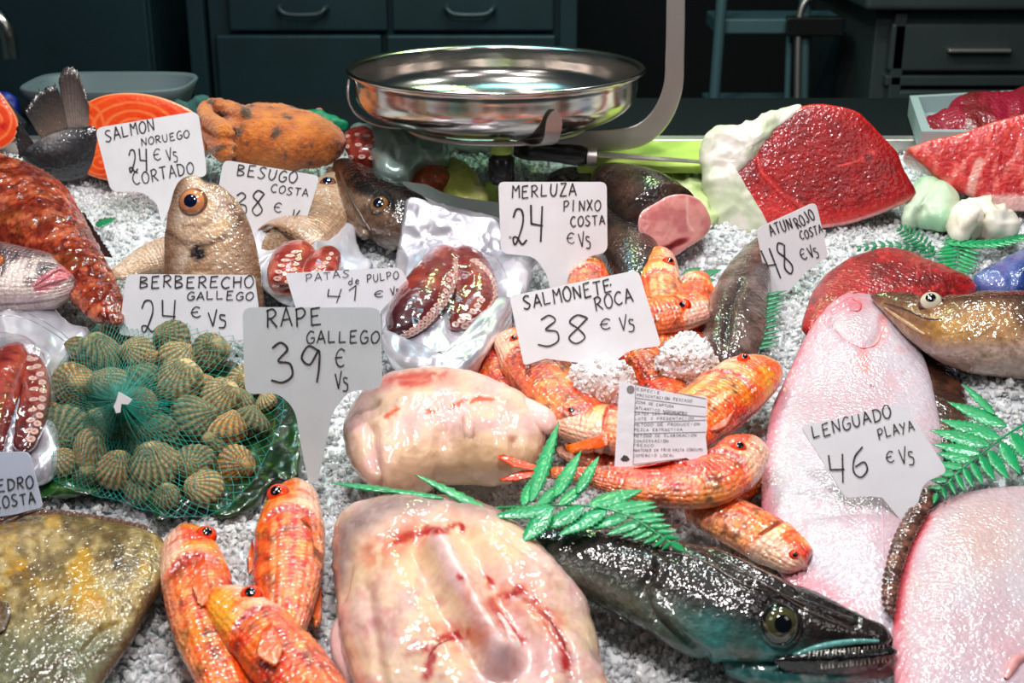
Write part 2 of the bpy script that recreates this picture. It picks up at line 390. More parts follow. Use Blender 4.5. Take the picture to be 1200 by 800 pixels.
# left cabinet: one plain steel panel
YC = 3.05
t = thing('steel_cabinet', 'plain dark teal steel cabinet panel at far left behind the counter', 'cabinet', (-1.1, YC, 0))
boxobj('body', (-1.75, ZP(178, 60, YC)[0], YC+.02, YC+.6, .03, 1.32), M['cab'], t)
boxobj('door', (-1.45, ZP(176, 60, YC)[0], YC, YC+.018, .1, 1.25), M['cab'], t, .006)
t = thing('drawer_cabinet', 'dark steel drawer cabinet behind the scale pan with two looped handles', 'cabinet', (-.3, YC, 0))
xa, xb = ZP(243, 50, YC)[0], ZP(672, 50, YC)[0]
boxobj('body', (xa, xb, YC+.03, YC+.6, .03, 1.3), M['cab'], t)
for x in ((243, 262), (652, 672)): bpx('side_post', x[0], x[1], -60, 700, YC, .03, M['cab'], t)
for x0, x1 in ((265, 453), (458, 650)):
    d = bpx('drawer', x0, x1, -60, 37, YC, .028, M['cab'], t, .006)
    handle(d, (x0+x1)/2-3, 8, 27, YC, M['cabr'])
    bpx('door', x0, x1, 41, 400, YC, .028, M['cab'], t, .006)
YR = 2.75
t = thing('worktop_cabinet', 'grey steel worktop cabinet with bar handle drawer at far right', 'cabinet', (.9, YR, 0))
xl = ZP(1022, 60, YR)[0]
boxobj('body', (xl+.01, 1.9, YR+.03, YR+.6, .03, ZP(1100, 14, YR)[2]-.001), M['cabr'], t)
bpx('worktop', 1016, 1420, -30, 13, YR-.03, .6, M['cabr'], t, .01)
bpx('side_post', 1022, 1036, 15, 600, YR, .03, M['cabr'], t)
d = bpx('drawer', 1043, 1240, 27, 84, YR, .028, M['cabr'], t, .006)
h0 = ZP(1112, 60, YR-.02); h1 = ZP(1186, 61, YR-.02); boxobj('handle', (h0[0], h1[0], YR-.02, YR-.001, h0[2]-.004, h0[2]+.004), M['steelb'], d)
bpx('rail', 1038, 1240, 89, 101, YR, .03, M['cabr'], t, .003)
bpx('door', 1038, 1240, 106, 400, YR, .028, M['cabr'], t, .006)
# step ladder
YL = 2.9
t = thing('step_ladder', 'blue-grey metal step ladder leaning in the dark gap beside the right cabinet', 'ladder', (.45, YL, 0))
def bar(name, a, b, r, m_, parent, sides=8): V, Fc = tube_mesh([np.array([a, (np.array(a)+b)/2, b])], r, sides); return mesh(name, V, Fc, m_, parent)
bar('side_rail', ZP(848, -30, YL), ZP(826, 260, YL), .012, M['ladder'], t); bar('side_rail', ZP(944, -30, YL), ZP(938, 260, YL), .012, M['ladder'], t)
bar('rear_leg', ZP(925, 40, YL+.02), ZP(918, 260, YL+.02), .007, M['ladder'], t)
for y in (31, 131): bpx('step', 838 if y < 50 else 832, 990 if y < 50 else 938, y-9, y+9, YL+.012, .14, M['ladder'], t, .004)
q = [ZP(*p, YL-.02) for p in ((934, 150), (935, 60), (937, 20), (945, 0), (965, -12))]
V, Fc = tube_mesh([catmull(q, 30, even=False)], .007, 8); mesh('hand_rail', V, Fc, M['steelb'], t)
bpx('hinge', 922, 990, 20, 43, YL-.03, .025, M['blackp'], t)
# chrome tap, top left
t = thing('chrome_tap', 'curved chrome tap spout catching cyan light at far left top', 'tap', ZP(-10, 40, 2.6))
q = [ZP(*p, 2.6) for p in ((-40, 90), (-34, 30), (-14, 12), (6, 32), (13, 68))]
V, Fc = tube_mesh([catmull(q, 40, even=False)], np.r_[np.full(30, .013), np.full(10, .016)], 14); mesh('spout', V, Fc, M['steel'], t)
# the counter: steel trough that carries the ice, with legs, and the service worktop behind it
t = thing('fish_counter', 'sloping steel fish counter that carries the crushed ice', 'counter', (0, 1.25, 0)); 
def cpt(u, v, w): return ORI+np.array([u, 0, 0])+VV*v+NV*w
def cbox(name, u0, u1, v0, v1, w0, w1, m_, parent, bevel=.003):
    V = [cpt(u, v, w) for w in (w0, w1) for (u, v) in ((u0, v0), (u1, v0), (u1, v1), (u0, v1))]
    o = mesh(name, V, [[3, 2, 1, 0], [4, 5, 6, 7], [0, 1, 5, 4], [1, 2, 6, 5], [2, 3, 7, 6], [3, 0, 4, 7]], m_, parent, smooth=False)
    if bevel: b = o.modifiers.new('b', 'BEVEL'); b.width = bevel; b.segments = 2
    return o
VB = .52                          # back edge of the ice (counter frame)
cbox('tray', -1.15, 1.15, -.62, VB+.03, -.09, -.035, M['steelb'], t)
cbox('back_edge', -1.15, 1.15, VB, VB+.02, -.034, .01, M['steelb'], t); cbox('front_edge', -1.15, 1.15, -.64, -.621, -.09, .02, M['steelb'], t)
for x in (-1.05, 1.05):
    for y in (.78, 1.7): boxobj('leg', (x-.03, x+.03, y-.03, y+.03, .001, .82), M['steelb'], t)
zb = cpt(0, VB, 0)[2]-.03
# ------------------------------------------------------------------ crushed ice
mounds = [(150, 262, .09, .012), (440, 292, .04, .012), (680, 730, .06, .004), (1170, 470, .05, .03), (800, 640, .03, .008), (835, 285, .05, .02),
          (930, 380, .05, .004), (880, 500, .03, .004), (1000, 290, .10, .008), (560, 565, .03, .012), (60, 180, .05, .01), (200, 240, .05, .008), (90, 380, .04, .012), (270, 620, .05, .01), (1120, 290, .1, .006), (1180, 520, .04, .012)]
mc = []
for x, y, r, h in mounds:
    q = P(x, y, 0)-ORI; mc.append((q[0], q@VV, r, h))
def ice_h(u, v):
    p = np.stack([u, v, np.zeros_like(u)], -1); h = -.010+.016*(fbm(p, 26, 4, 3)-.5)
    for a, b, r, k in mc: h = h+k*np.exp(-((u-a)**2+(v-b)**2)/r**2)
    return h
nu, nv_ = 330, 180
uu, vv = np.meshgrid(np.linspace(-1.1, 1.1, nu), np.linspace(-.6, VB-.005, nv_))
hh = ice_h(uu, vv)+.003*fbm(np.stack([uu, vv, uu*0], -1), 140, 2, 9)-.003
IV = ORI+uu[..., None]*np.array([1., 0, 0])+VV*vv[..., None]+NV*hh[..., None]
t = mesh('ice_bed', IV.reshape(-1, 3), grid_faces(nv_, nu, False), M['icebed'])
tag(t, 'packed bed of crushed ice spread over the whole counter under the fish', 'ice', kind='stuff')
ico = [];
phi = (1+5**.5)/2
iv = nrm(np.array([(-1, phi, 0), (1, phi, 0), (-1, -phi, 0), (1, -phi, 0), (0, -1, phi), (0, 1, phi), (0, -1, -phi), (0, 1, -phi), (phi, 0, -1), (phi, 0, 1), (-phi, 0, -1), (-phi, 0, 1)]))
ifc = np.array([(0, 11, 5), (0, 5, 1), (0, 1, 7), (0, 7, 10), (0, 10, 11), (1, 5, 9), (5, 11, 4), (11, 10, 2), (10, 7, 6), (7, 1, 8), (3, 9, 4), (3, 4, 2), (3, 2, 6), (3, 6, 8), (3, 8, 9), (4, 9, 5), (2, 4, 11), (6, 2, 10), (8, 6, 7), (9, 8, 1)])
def chips(ctr, size):
    n = len(ctr); base = iv[None]*(rng.uniform(.45, 1.25, (n, 12, 1))); sc = size[:, None]*rng.uniform(.45, 1.1, (n, 3)); v = base*sc[:, None, :]
    q = nrm(rng.normal(size=(n, 4))); w, x, y, z = q.T
    Rm = np.stack([1-2*(y*y+z*z), 2*(x*y-z*w), 2*(x*z+y*w), 2*(x*y+z*w), 1-2*(x*x+z*z), 2*(y*z-x*w), 2*(x*z-y*w), 2*(y*z+x*w), 1-2*(x*x+y*y)], -1).reshape(n, 3, 3)
    v = np.einsum('nij,nkj->nki', Rm, v)+ctr[:, None]
    f = ifc[None]+12*np.arange(n)[:, None, None]
    return v.reshape(-1, 3), f.reshape(-1, 3)
n = 76000
v = -.57+(VB+.57)*rng.rand(n)**1.15; u = (rng.rand(n)-.5)*2*(.45+.55*(v+.5)*.75)
size = rng.uniform(.0018, .0048, n)*(1+.5*(rng.rand(n) < .12))
h = ice_h(u, v)+size*rng.uniform(-.2, .7, n)
ctr = ORI+u[:, None]*np.array([1., 0, 0])+VV*v[:, None]+NV*h[:, None]
V, f = chips(ctr, size)
t = mesh('crushed_ice', V, f, M['ice'], smooth=False)
tag(t, 'loose wet chips of crushed ice scattered between the fish', 'ice', kind='stuff')
def clump(px, py, rx, w, label, k=420, sy=.8):
    k = k*2
    q = P(px, py, w); r = rx*((q-CAM)@fw)/F; d = nrm(rng.normal(size=(k, 3)))*rng.uniform(.86, 1.04, (k, 1))*r*np.array([1, .8, sy]); s = rng.uniform(.002, .0042, k)
    th = thing('ice_clump', label, 'ice', q)
    core = nrm(rng.normal(size=(1, 3))); la, lo = np.meshgrid(np.linspace(0, np.pi, 26), np.arange(40)/40*2*np.pi, indexing='ij')
    D = np.stack([np.sin(la)*np.cos(lo), np.sin(la)*np.sin(lo), np.cos(la)], -1); rad = r*.97*(1+.5*(fbm(D, 2.2, 2, int(px))-.5)); d = d*(1+.5*(fbm(nrm(d), 2.2, 2, int(px))-.5))[:, None]
    V1 = q+D*rad[..., None]*np.array([1, .8, sy]); mesh('packed_core', V1.reshape(-1, 3), grid_faces(26, 40), M['icec'], th)
    V, f = chips(q+d, s); tag(mesh('ice_chips', V, f, M['icec'], th, smooth=False), kind='stuff')
# ------------------------------------------------------------------ handwriting: strokes in a unit box, y up
G = {
'A': [[(0, 0), (.45, 1), (.9, 0)], [(.15, .33), (.8, .38)]],
'B': [[(.1, 0), (.1, 1)], [(.05, 1), (.6, .95), (.7, .75), (.15, .53), (.7, .4), (.75, .15), (.1, 0)]],
'C': [[(.85, .88), (.5, 1), (.1, .7), (.05, .3), (.4, 0), (.85, .1)]],
'D': [[(.1, 0), (.1, 1)], [(.0, .97), (.6, .9), (.9, .55), (.65, .12), (.05, .02)]],
'E': [[(.8, 1), (.1, .95), (.1, 0), (.85, .03)], [(.1, .52), (.65, .55)]],
'F': [[(.8, 1), (.1, .95), (.1, 0)], [(.1, .52), (.65, .55)]],
'G': [[(.85, .9), (.45, 1), (.08, .6), (.15, .1), (.55, 0), (.85, .2), (.85, .45), (.5, .43)]],
'H': [[(.1, 0), (.1, 1)], [(.8, 0), (.85, 1)], [(.1, .5), (.85, .55)]],
'J': [[(.7, 1), (.7, .25), (.4, 0), (.05, .15)]],
'L': [[(.1, 1), (.08, .05), (.8, .08)]],
'M': [[(.05, 0), (.1, 1)], [(.1, .98), (.45, .55), (.85, 1)], [(.85, 1), (.92, 0)]],
'N': [[(.08, 0), (.1, 1)], [(.1, 1), (.78, .02)], [(.78, .02), (.88, 1)]],
'O': [[(.45, 1), (.05, .65), (.15, .1), (.6, .02), (.92, .45), (.75, .9), (.4, 1)]],
'P': [[(.12, 0), (.1, 1)], [(.0, .92), (.55, 1), (.8, .75), (.5, .48), (.1, .45)]],
'R': [[(.12, 0), (.12, 1)], [(.0, .9), (.5, 1), (.78, .76), (.5, .52), (.15, .48)], [(.3, .5), (.88, 0)]],
'S': [[(.85, .92), (.45, 1), (.15, .78), (.45, .52), (.78, .27), (.45, 0), (.0, .1)]],
'T': [[(.0, .98), (.9, 1)], [(.45, 1), (.42, 0)]],
'U': [[(.1, 1), (.08, .3), (.4, 0), (.75, .25), (.85, 1)]],
'V': [[(.05, 1), (.4, 0)], [(.4, 0), (.85, 1)]],
'X': [[(.05, 1), (.85, 0)], [(.85, 1), (.05, 0)]],
'Y': [[(.05, 1), (.42, .5)], [(.85, 1), (.2, -.1)]],
'Z': [[(.1, .97), (.82, 1)], [(.82, 1), (.05, .02)], [(.05, .02), (.9, .05)]],
'I': [[(.35, 1), (.3, 0)]],
'd': [[(.75, 1.05), (.7, 0)], [(.7, .5), (.3, .55), (.1, .25), (.35, 0), (.7, .12)]],
'e': [[(.15, .3), (.7, .38), (.45, .62), (.12, .3), (.35, .0), (.75, .1)]],
'1': [[(.1, .7), (.5, 1)], [(.5, 1), (.48, 0)]],
'2': [[(.12, .78), (.35, 1), (.7, .95), (.72, .6), (.3, .1), (.1, .02), (.05, .2), (.3, .2), (.6, .0), (.92, .12)]],
'3': [[(.15, .88), (.5, 1), (.75, .82), (.35, .55), (.8, .45), (.85, .15), (.45, 0), (.0, .08)]],
'4': [[(.12, 1), (.08, .5), (.82, .42)], [(.85, .95), (.62, 0)]],
'6': [[(.75, 1), (.25, .7), (.08, .25), (.4, 0), (.8, .2), (.7, .48), (.2, .38)]],
'8': [[(.85, .9), (.45, 1), (.15, .78), (.5, .52), (.78, .2), (.42, 0), (.12, .22), (.5, .55), (.9, .88)]],
'9': [[(.8, .85), (.4, 1), (.1, .7), (.4, .5), (.8, .85), (.75, .4), (.62, 0)]],
'€': [[(.85, .85), (.5, .98), (.15, .7), (.15, .25), (.5, .02), (.85, .12)], [(.0, .5), (.65, .53)]],
'k': [[(.0, .9), (.2, .05)], [(.2, .05), (.55, 1)], [(1.05, .55), (.75, .62), (.72, .4), (1.0, .2), (.9, -.12), (.55, -.1)]],
'´': [[(.2, .9), (.5, 1.15)]],
}
CURV = set('BCDGJOPRSU2368€9dek')
def write(lines, pl, parent, lift=.0009):
    """lines: (text, x, y of the baseline start, x, y of the baseline end, height px, pen px, slant)"""
    V = []; Fc = []
    for txt, x0, y0, x1, y1, hp, pen in lines:
        dx, dy = x1-x0, y1-y0; L_ = math.hypot(dx, dy); ex = np.array([dx, dy])/L_; ey = np.array([ex[1], -ex[0]]); k = len(txt); cw = L_/k
        for i, ch in enumerate(txt):
            if ch == ' ': continue
            o = np.array([x0, y0])+ex*cw*i+ey*rng.uniform(-.05, .05)*hp; w = cw*.84; sh = rng.uniform(.0, .12); hs = hp*rng.uniform(.92, 1.06)
            for st in G[ch]:
                q = np.array(st, float)
                if ch in CURV and len(q) > 2: q = catmull(q, 22, even=False)
                else: q = np.concatenate([q[a:a+1]*(1-s)+q[a+1:a+2]*s for a in range(len(q)-1) for s in np.linspace(0, 1, 6)])
                p = o+ex*((q[:, 0]+q[:, 1]*sh)*w)[:, None]+ey*(q[:, 1]*hs)[:, None]; n = len(p)
                T = nrm(np.gradient(p, axis=0)+1e-9); Nn = np.stack([-T[:, 1], T[:, 0]], -1)
                wd_ = pen*.37*(.75+.45*noise(p2(p[:, 0], p[:, 1]), .15, 5))
                a = p+Nn*wd_[:, None]; b = p-Nn*wd_[:, None]; s = len(V)
                for qq in (a, b):
                    V.extend(list(hit(qq[:, 0], qq[:, 1], pl.o+pl.n*lift, pl.n)))
                Fc += [[s+j, s+j+1, s+n+j+1, s+n+j] for j in range(n-1)]
    return mesh('handwriting', V, Fc, M['ink'], parent, smooth=False)
def roundpoly(pts):
    out = []; n = len(pts)
    for i, p in enumerate(pts):
        x, y, r = (list(p)+[0])[:3]; a = np.array(pts[i-1][:2], float); b = np.array(pts[(i+1) % n][:2], float); c = np.array([x, y], float)
        if r <= 0: out.append(c); continue
        u = c+(a-c)/np.linalg.norm(a-c)*r; v = c+(b-c)/np.linalg.norm(b-c)*r
        for s in np.linspace(0, 1, 7): out.append((1-s)**2*u+2*s*(1-s)*c+s*s*v)
    return np.array(out)
def plate(name, outline, pl, th, m_, parent, col=(234, 235, 238), bend=None):
    o = roundpoly(outline); f = hit(o[:, 0], o[:, 1], pl.o, pl.n)
    bm = bmesh.new(); a = [bm.verts.new(p) for p in f]; b = [bm.verts.new(p-pl.n*th) for p in f]; n = len(a)
    bm.faces.new(a); bm.faces.new(b[::-1])
    for i in range(n): bm.faces.new([a[i], b[i], b[(i+1) % n], a[(i+1) % n]])
    bmesh.ops.recalc_face_normals(bm, faces=bm.faces); bm.verts.index_update()
    V = np.array([v.co for v in bm.verts]); Fc = [[v.index for v in q.verts] for q in bm.faces]; bm.free()
    return mesh(name, V, Fc, m_, parent, c255(*col), smooth=False)
def price_tag(label, outline, foot, lean, lines, w=0., yaw=0., col=(234, 235, 238), group=None, stains=()):
    pl = upright(foot[0], foot[1], w, lean, yaw)
    t = thing('price_tag', label, 'price tag', pl.o)
    plate('card', outline, pl, .0016, M['card'], t, col); write(lines, pl, t)
    if stains:
        bm = []; V = []; Fc = []
        for x, y, r, c in stains:
            k = len(V); an = np.arange(14)/14*2*np.pi; rr = r*(.6+.6*noise(p2(np.cos(an), np.sin(an)), 2, int(x)))
            V.extend(list(hit(x+rr*np.cos(an), y+rr*np.sin(an), pl.o+pl.n*.0004, pl.n))); Fc.append(list(range(k, k+14)))
        mesh('stain', V, Fc, mat('brown_stain', (165, 152, 135), .6), t, smooth=False)
    return t, pl
price_tag('grey-white price card reading RAPE GALLEGO 39, tallest card at centre left', [(284, 360, 12), (446, 360, 12), (448, 455, 12), (410, 458, 10), (390, 480, 14), (382, 520, 0), (372, 566, 4), (362, 566, 4), (352, 520, 0), (346, 478, 16), (325, 460, 12), (287, 462, 12)], (367, 566), 16,
    [('RAPE', 312, 384, 381, 380, 21, 2.6), ('GALLEGO', 359, 402, 447, 401, 14, 2.2), ('39', 318, 450, 388, 444, 46, 3.4), ('€', 392, 430, 408, 430, 22, 2.2), ('k', 394, 456, 410, 454, 22, 2.4)], .02, col=(212, 219, 222))
price_tag('large white price card reading SALMON NORUEGO 24, in front of the salmon steak', [(111, 150, 10), (232, 130, 10), (241, 190, 0), (242, 206, 6), (212, 212, 0), (200, 240, 0), (190, 264, 0), (184, 240, 0), (170, 224, 16), (130, 225, 10)], (190, 262), 18,
    [('SALMON', 124, 166, 184, 152, 14, 2), ('NORUEGO', 166, 171, 224, 160, 9, 1.6), ('24', 152, 203, 178, 199, 27, 2.4), ('€', 180, 188, 192, 186, 14, 1.6), ('k', 197, 189, 210, 186, 16, 1.7), ('CORTADO', 157, 217, 230, 202, 14, 1.9)], .0)
price_tag('white price card reading BESUGO COSTA 38, behind the upright bream head', [(262, 187, 8), (375, 206, 8), (352, 280, 4), (330, 300, 0), (300, 300, 0), (245, 280, 8)], (315, 300), 14,
    [('BESUGO', 277, 205, 350, 215, 13, 1.9), ('COSTA', 317, 225, 363, 231, 9, 1.6), ('38', 273, 253, 314, 253, 30, 2.1), ('€', 320, 248, 333, 249, 11, 1.6), ('k', 340, 258, 353, 263, 17, 1.9)], .015)
price_tag('white price card reading MERLUZA PINXO COSTA 24, below the scale arm', [(584, 213, 7), (711, 213, 8), (712, 296, 10), (690, 300, 8), (676, 320, 0), (668, 352, 3), (648, 352, 3), (640, 318, 12), (625, 300, 10), (587, 297, 10)], (658, 352), 16,
    [('MERLUZA', 600, 232, 678, 229, 15, 2.2), ('PINXO', 660, 248, 706, 246, 13, 2), ('COSTA', 669, 266, 711, 263, 11, 2), ('24', 601, 287, 644, 284, 42, 3), ('€', 664, 286, 677, 285, 13, 1.6), ('k', 680, 290, 694, 287, 18, 1.9)], .0, stains=((598, 278, 2, 0),))
price_tag('white price card reading ATUN ROJO COSTA 48, tilted beside the tuna block', [(886, 268, 8), (956, 236, 8), (971, 300, 6), (945, 318, 0), (925, 341, 0), (915, 346, 6), (900, 342, 6)], (920, 345), 14,
    [('ATUN', 904, 277, 931, 266, 13, 2), ('ROJO', 935, 268, 957, 255, 13, 2), ('COSTA', 939, 281, 966, 272, 10, 1.8), ('48', 908, 331, 937, 317, 38, 2.5), ('€', 940, 305, 949, 301, 13, 1.8), ('k', 951, 303, 961, 298, 16, 1.8)], .0)
price_tag('white price card reading SALMONETE ROCA 38, lying over the red mullet pile', [(597, 347, 5), (748, 316, 8), (775, 405, 5), (738, 410, 10), (715, 428, 0), (670, 424, 0), (640, 420, 0), (614, 428, 4)], (690, 428), 28,
    [('SALMONETE', 614, 362, 720, 341, 16, 2.4), ('´', 716, 342, 722, 340, 8, 2), ('ROCA', 698, 364, 745, 352, 16, 2.3), ('38', 630, 405, 697, 400, 34, 2.5), ('€', 703, 386, 720, 384, 13, 1.9), ('k', 728, 388, 746, 384, 20, 2.1)], .055)
price_tag('white price card reading BERBERECHO GALLEGO 24, behind the cockle net', [(148, 321, 8), (298, 322, 7), (303, 360, 4), (290, 399, 4), (210, 400, 0), (139, 392, 6)], (225, 402), 22,
    [('BERBERECHO', 163, 337, 300, 337, 14, 2.2), ('GALLEGO', 219, 351, 299, 351, 10, 1.9), ('24', 166, 390, 214, 384, 36, 2.4), ('€', 224, 373, 240, 371, 12, 1.9), ('k', 246, 384, 268, 380, 20, 2.4)], .02, col=(230, 231, 236))
price_tag('white price card reading PATAS de PULPO 41, between two octopus pouches', [(334, 320, 5), (470, 313, 9), (478, 330, 3), (452, 358, 0), (440, 372, 0), (350, 372, 3)], (400, 388), 20,
    [('PATAS', 358, 330, 412, 324, 9, 1.3), ('de', 408, 334, 424, 332, 8, 1.3), ('PULPO', 430, 331, 469, 326, 9, 1.4), ('41', 382, 355, 430, 352, 17, 1.8), ('€', 438, 348, 453, 347, 8, 1.4), ('k', 459, 347, 470, 344, 11, 1.5)], .018, col=(232, 233, 238))
price_tag('white price card reading LENGUADO PLAYA 46, standing on the pale sole', [(938, 499, 8), (1060, 473, 14), (1111, 553, 9), (1082, 565, 12), (1076, 590, 8), (1058, 612, 3), (1034, 583, 0), (1010, 580, 14), (992, 585, 10)], (1060, 612), 34,
    [('LENGUADO', 953, 514, 1048, 488, 15, 2.2), ('PLAYA', 1030, 515, 1074, 503, 13, 2), ('46', 974, 566, 1026, 556, 37, 2.6), ('€', 1039, 543, 1052, 540, 13, 1.8), ('k', 1057, 545, 1074, 540, 21, 2)], .022)
price_tag('pale blue-white price card ending EDRO COSTA at the left edge', [(-80, 532, 8), (34, 529, 9), (50, 594, 4), (20, 602, 0), (-80, 618, 8)], (-10, 612), 18,
    [('EDRO', -2, 576, 42, 571, 14, 2.5), ('COSTA', -6, 597, 44, 588, 13, 2.3), ('P', -18, 578, -8, 576, 14, 2.5)], .03, col=(212, 220, 236))
# ------------------------------------------------------------------ the hanging scale: pan, ring, brackets, arm
pc = at_depth(581, 82, 1.62); d_ = (pc-CAM)@fw
rad = 174.5*1.62/F
t = thing('hanging_scale', 'polished steel hanging scale pan held by a curved bar arm', 'scale', pc)
prof = [(.0, -.0605), (.45, -.061), (.66, -.0585), (.80, -.051), (.90, -.040), (.945, -.028), (.955, -.010), (.958, -.002), (.985, -.0005), (1.0, .0015), (1.0, .004), (.985, .005), (.955, .003), (.945, .0), (.937, -.012), (.93, -.027), (.885, -.038), (.79, -.048), (.65, -.055), (.45, -.0575), (.0, -.058)]
pr = catmull([(a, b, 0) for a, b in prof], 90, even=False)[:, :2]; an = np.arange(160)/160*2*np.pi
V = np.stack([pr[:, 0][:, None]*rad*np.cos(an), pr[:, 0][:, None]*rad*np.sin(an), pr[:, 1][:, None]*1.0*np.ones(160)], -1)+pc
mesh('pan', V.reshape(-1, 3), grid_faces(len(pr), 160)[:, ::-1], M['steel'], t)
# arm: flat bar whose broad face looks at the viewer
yA = pc[1]-.02
arm = [(793, -120, 10), (792, 0, 11), (791, 60, 11), (788, 105, 11.5), (772, 140, 12.5), (745, 160, 13), (700, 165, 12), (650, 162, 9), (600, 158, 6), (540, 154, 4)]
q = catmull([(a, b, c) for a, b, c in arm], 80, even=False); tn = nrm(np.gradient(q[:, :2], axis=0)); nn = np.stack([-tn[:, 1], tn[:, 0]], -1)
L1 = q[:, :2]+nn*q[:, 2:3]; L2 = q[:, :2]-nn*q[:, 2:3]
rows = [[ZP(p[0], p[1], yA+dy) for p in L] for L, dy in ((L1, 0), (L2, 0), (L2, .008), (L1, .008))]
n = len(q); V = np.array(rows).reshape(-1, 3); Fc = []
for a in range(4):
    b = (a+1) % 4; Fc += [[a*n+i, a*n+i+1, b*n+i+1, b*n+i] for i in range(n-1)]
Fc += [[0, n, 2*n, 3*n], [4*n-1, 3*n-1, 2*n-1, n-1]]
o = mesh('arm', V, Fc, M['steelb'], t, smooth=False); b = o.modifiers.new('b', 'BEVEL'); b.width = .0015; b.segments = 2; b.limit_method = 'ANGLE'
def bracket(a0, hook):
    a = R(a0); pts = []
    for rr, z in hook: pts.append(pc+np.array([rad*rr*math.cos(a), rad*rr*math.sin(a), z]))
    pts = catmull(pts, 30, dim=3); tdir = np.array([-math.sin(a), math.cos(a), 0]); w = .0095*np.sin(np.linspace(.0, np.pi, 30)).clip(0, 1)**.0
    w = np.full(30, .0095); w[-4:] = [.009, .008, .006, .003]
    out = nrm(np.cross(nrm(np.gradient(pts, axis=0)), tdir)); V = []
    for sx, so in ((1, 0), (-1, 0), (-1, 1), (1, 1)): V.append(pts+tdir*(w*sx)[:, None]+out*.0018*so)
    V = np.array(V).reshape(-1, 3); Fc = []
    for k in range(4):
        m_ = (k+1) % 4; Fc += [[k*30+i, k*30+i+1, m_*30+i+1, m_*30+i] for i in range(29)]
    Fc += [[0, 30, 60, 90], [29, 119, 89, 59]]
    return mesh('bracket', V, Fc, M['steelb'], t, smooth=False)
hk = [(.55, -.066), (.75, -.064), (.90, -.056), (.965, -.043), (.985, -.028), (.99, -.018)]
bracket(-68, hk); bracket(190, [(.55, -.066), (.78, -.062), (.93, -.05), (.99, -.035), (1.0, -.02), (.99, -.006)]); bracket(60, hk)
rg = np.linspace(0, 2*np.pi, 90); V, Fc = tube_mesh([pc+np.stack([rad*.6*np.cos(rg), rad*.6*np.sin(rg), np.full(90, -.066)], -1)], .003, 8); mesh('support_ring', V, Fc, M['steelb'], t)
# ------------------------------------------------------------------ behind the ice: worktop, boards, tub
yb = cpt(0, VB, 0)[1]+.03
bpz = zb+.041
t = boxobj('service_worktop', (-1.3, 1.3, yb, yb+.27, bpz-.03, bpz), M['darktop'], None, .004); tag(t, 'dark steel service worktop running along the back of the ice', 'worktop')
def HP(px, py, z): r = ray(px, py); return CAM+r*((z-CAM[2])/r[2])
def hslab(name, pix, z, th, m_, parent=None, bevel=.003):
    f = [HP(x, y, z) for x, y in pix]; n = len(f); V = f+[p-np.array([0, 0, th]) for p in f]
    Fc = [list(range(n)), list(range(n, 2*n))[::-1]]+[[i, i+n, (i+1) % n+n, (i+1) % n] for i in range(n)]
    o = mesh(name, V, Fc, m_, parent, smooth=False)
    if bevel: b = o.modifiers.new('b', 'BEVEL'); b.width = bevel; b.segments = 3
    return o
# ================================================================== fish
def bodycol(base, *layers):
    return base
# ---- red mullet
def mullet_col(seed, side=1, pale=.5, red=(206, 46, 14), head=.22, gold=.55):
    def f(t, s, u, V, px, py):
        s = s*side                                     # +1 is the back, -1 the belly
        n1 = fbm(V, 60, 4, seed); n2 = fbm(V, 170, 3, seed+3); n3 = fbm(V, 28, 3, seed+5)
        c = mx(c255(*red), c255(242, 110, 20), ss(.32, .62, n1))
        c = mx(c, c255(204, 54, 16), ss(.45, .75, n3)*.7)
        row = .5+.5*np.sin(s*16+2.5*n1)
        c = mx(c, c255(250, 205, 165), ss(.42, .66, n2*.6+row*.28+.12)*pale*ss(.95, .4, np.abs(s)))
        c = mx(c, c255(246, 168, 40), ss(.5, .7, fbm(V, 40, 3, seed+9))*gold)
        c = mx(c, c255(244, 208, 196), ss(-.35, -.95, s+.35*(n1-.5))*(.3+.5*pale)); c = c*(1-.35*ss(.5, .75, fbm(V, 120, 3, seed+13)))[..., None]; c = mx(c, c255(255, 214, 150), ss(.60, .74, fbm(V, 210, 3, seed+15))*.55*ss(1, .6, np.abs(s)))
        # head: golden orange crown, pearly cheek, red gill line
        hd = 1-ss(head-.03, head+.01, t+.05*(1-s*s)-.03)
        hc = mx(c255(238, 112, 34), c255(252, 176, 60), ss(.4, .65, n1)); hc = mx(hc, c255(214, 54, 24), ss(.52, .7, n3)*.7)
        hc = mx(hc, c255(246, 214, 202), ss(.15, -.45, s+.5*(n2-.5))*.85); hc = mx(hc, c255(252, 226, 190), ss(.5, .3, np.abs(t/head-.82)*4)*ss(.9, .3, np.abs(s))*.6)
        c = mx(c, hc, hd)
        g = np.exp(-((t+.05*(1-s*s)-.03-head)/.010)**2)*ss(.95, .6, np.abs(s)); c = mx(c, c255(178, 52, 38), g*.7)
        g = np.exp(-((t+.03*(1-s*s)-head*.62)/.006)**2)*ss(.6, .2, np.abs(s+.3)); c = mx(c, c255(205, 90, 60), g*.7)
        return c
    return f
def mullet_disp(head=.22, seed=0, amp=.0004):
    def f(t, s, u, V, px, py):
        tt = t+.05*(1-s*s)-.03
        d = -.0030*np.exp(-((tt-head-.004)/.009)**2)*ss(1, .6, np.abs(s))-.0014*np.exp(-((tt-head*.64)/.008)**2)*ss(.7, .3, np.abs(s))+.0009*ss(head*.5, head, tt)*(1-ss(head, head+.006, tt))
        d += amp*np.sin(t*230)*np.cos(s*20)*ss(head, head+.06, t); d += .0012*(fbm(V, 70, 3, seed)-.5)
        return d
    return f
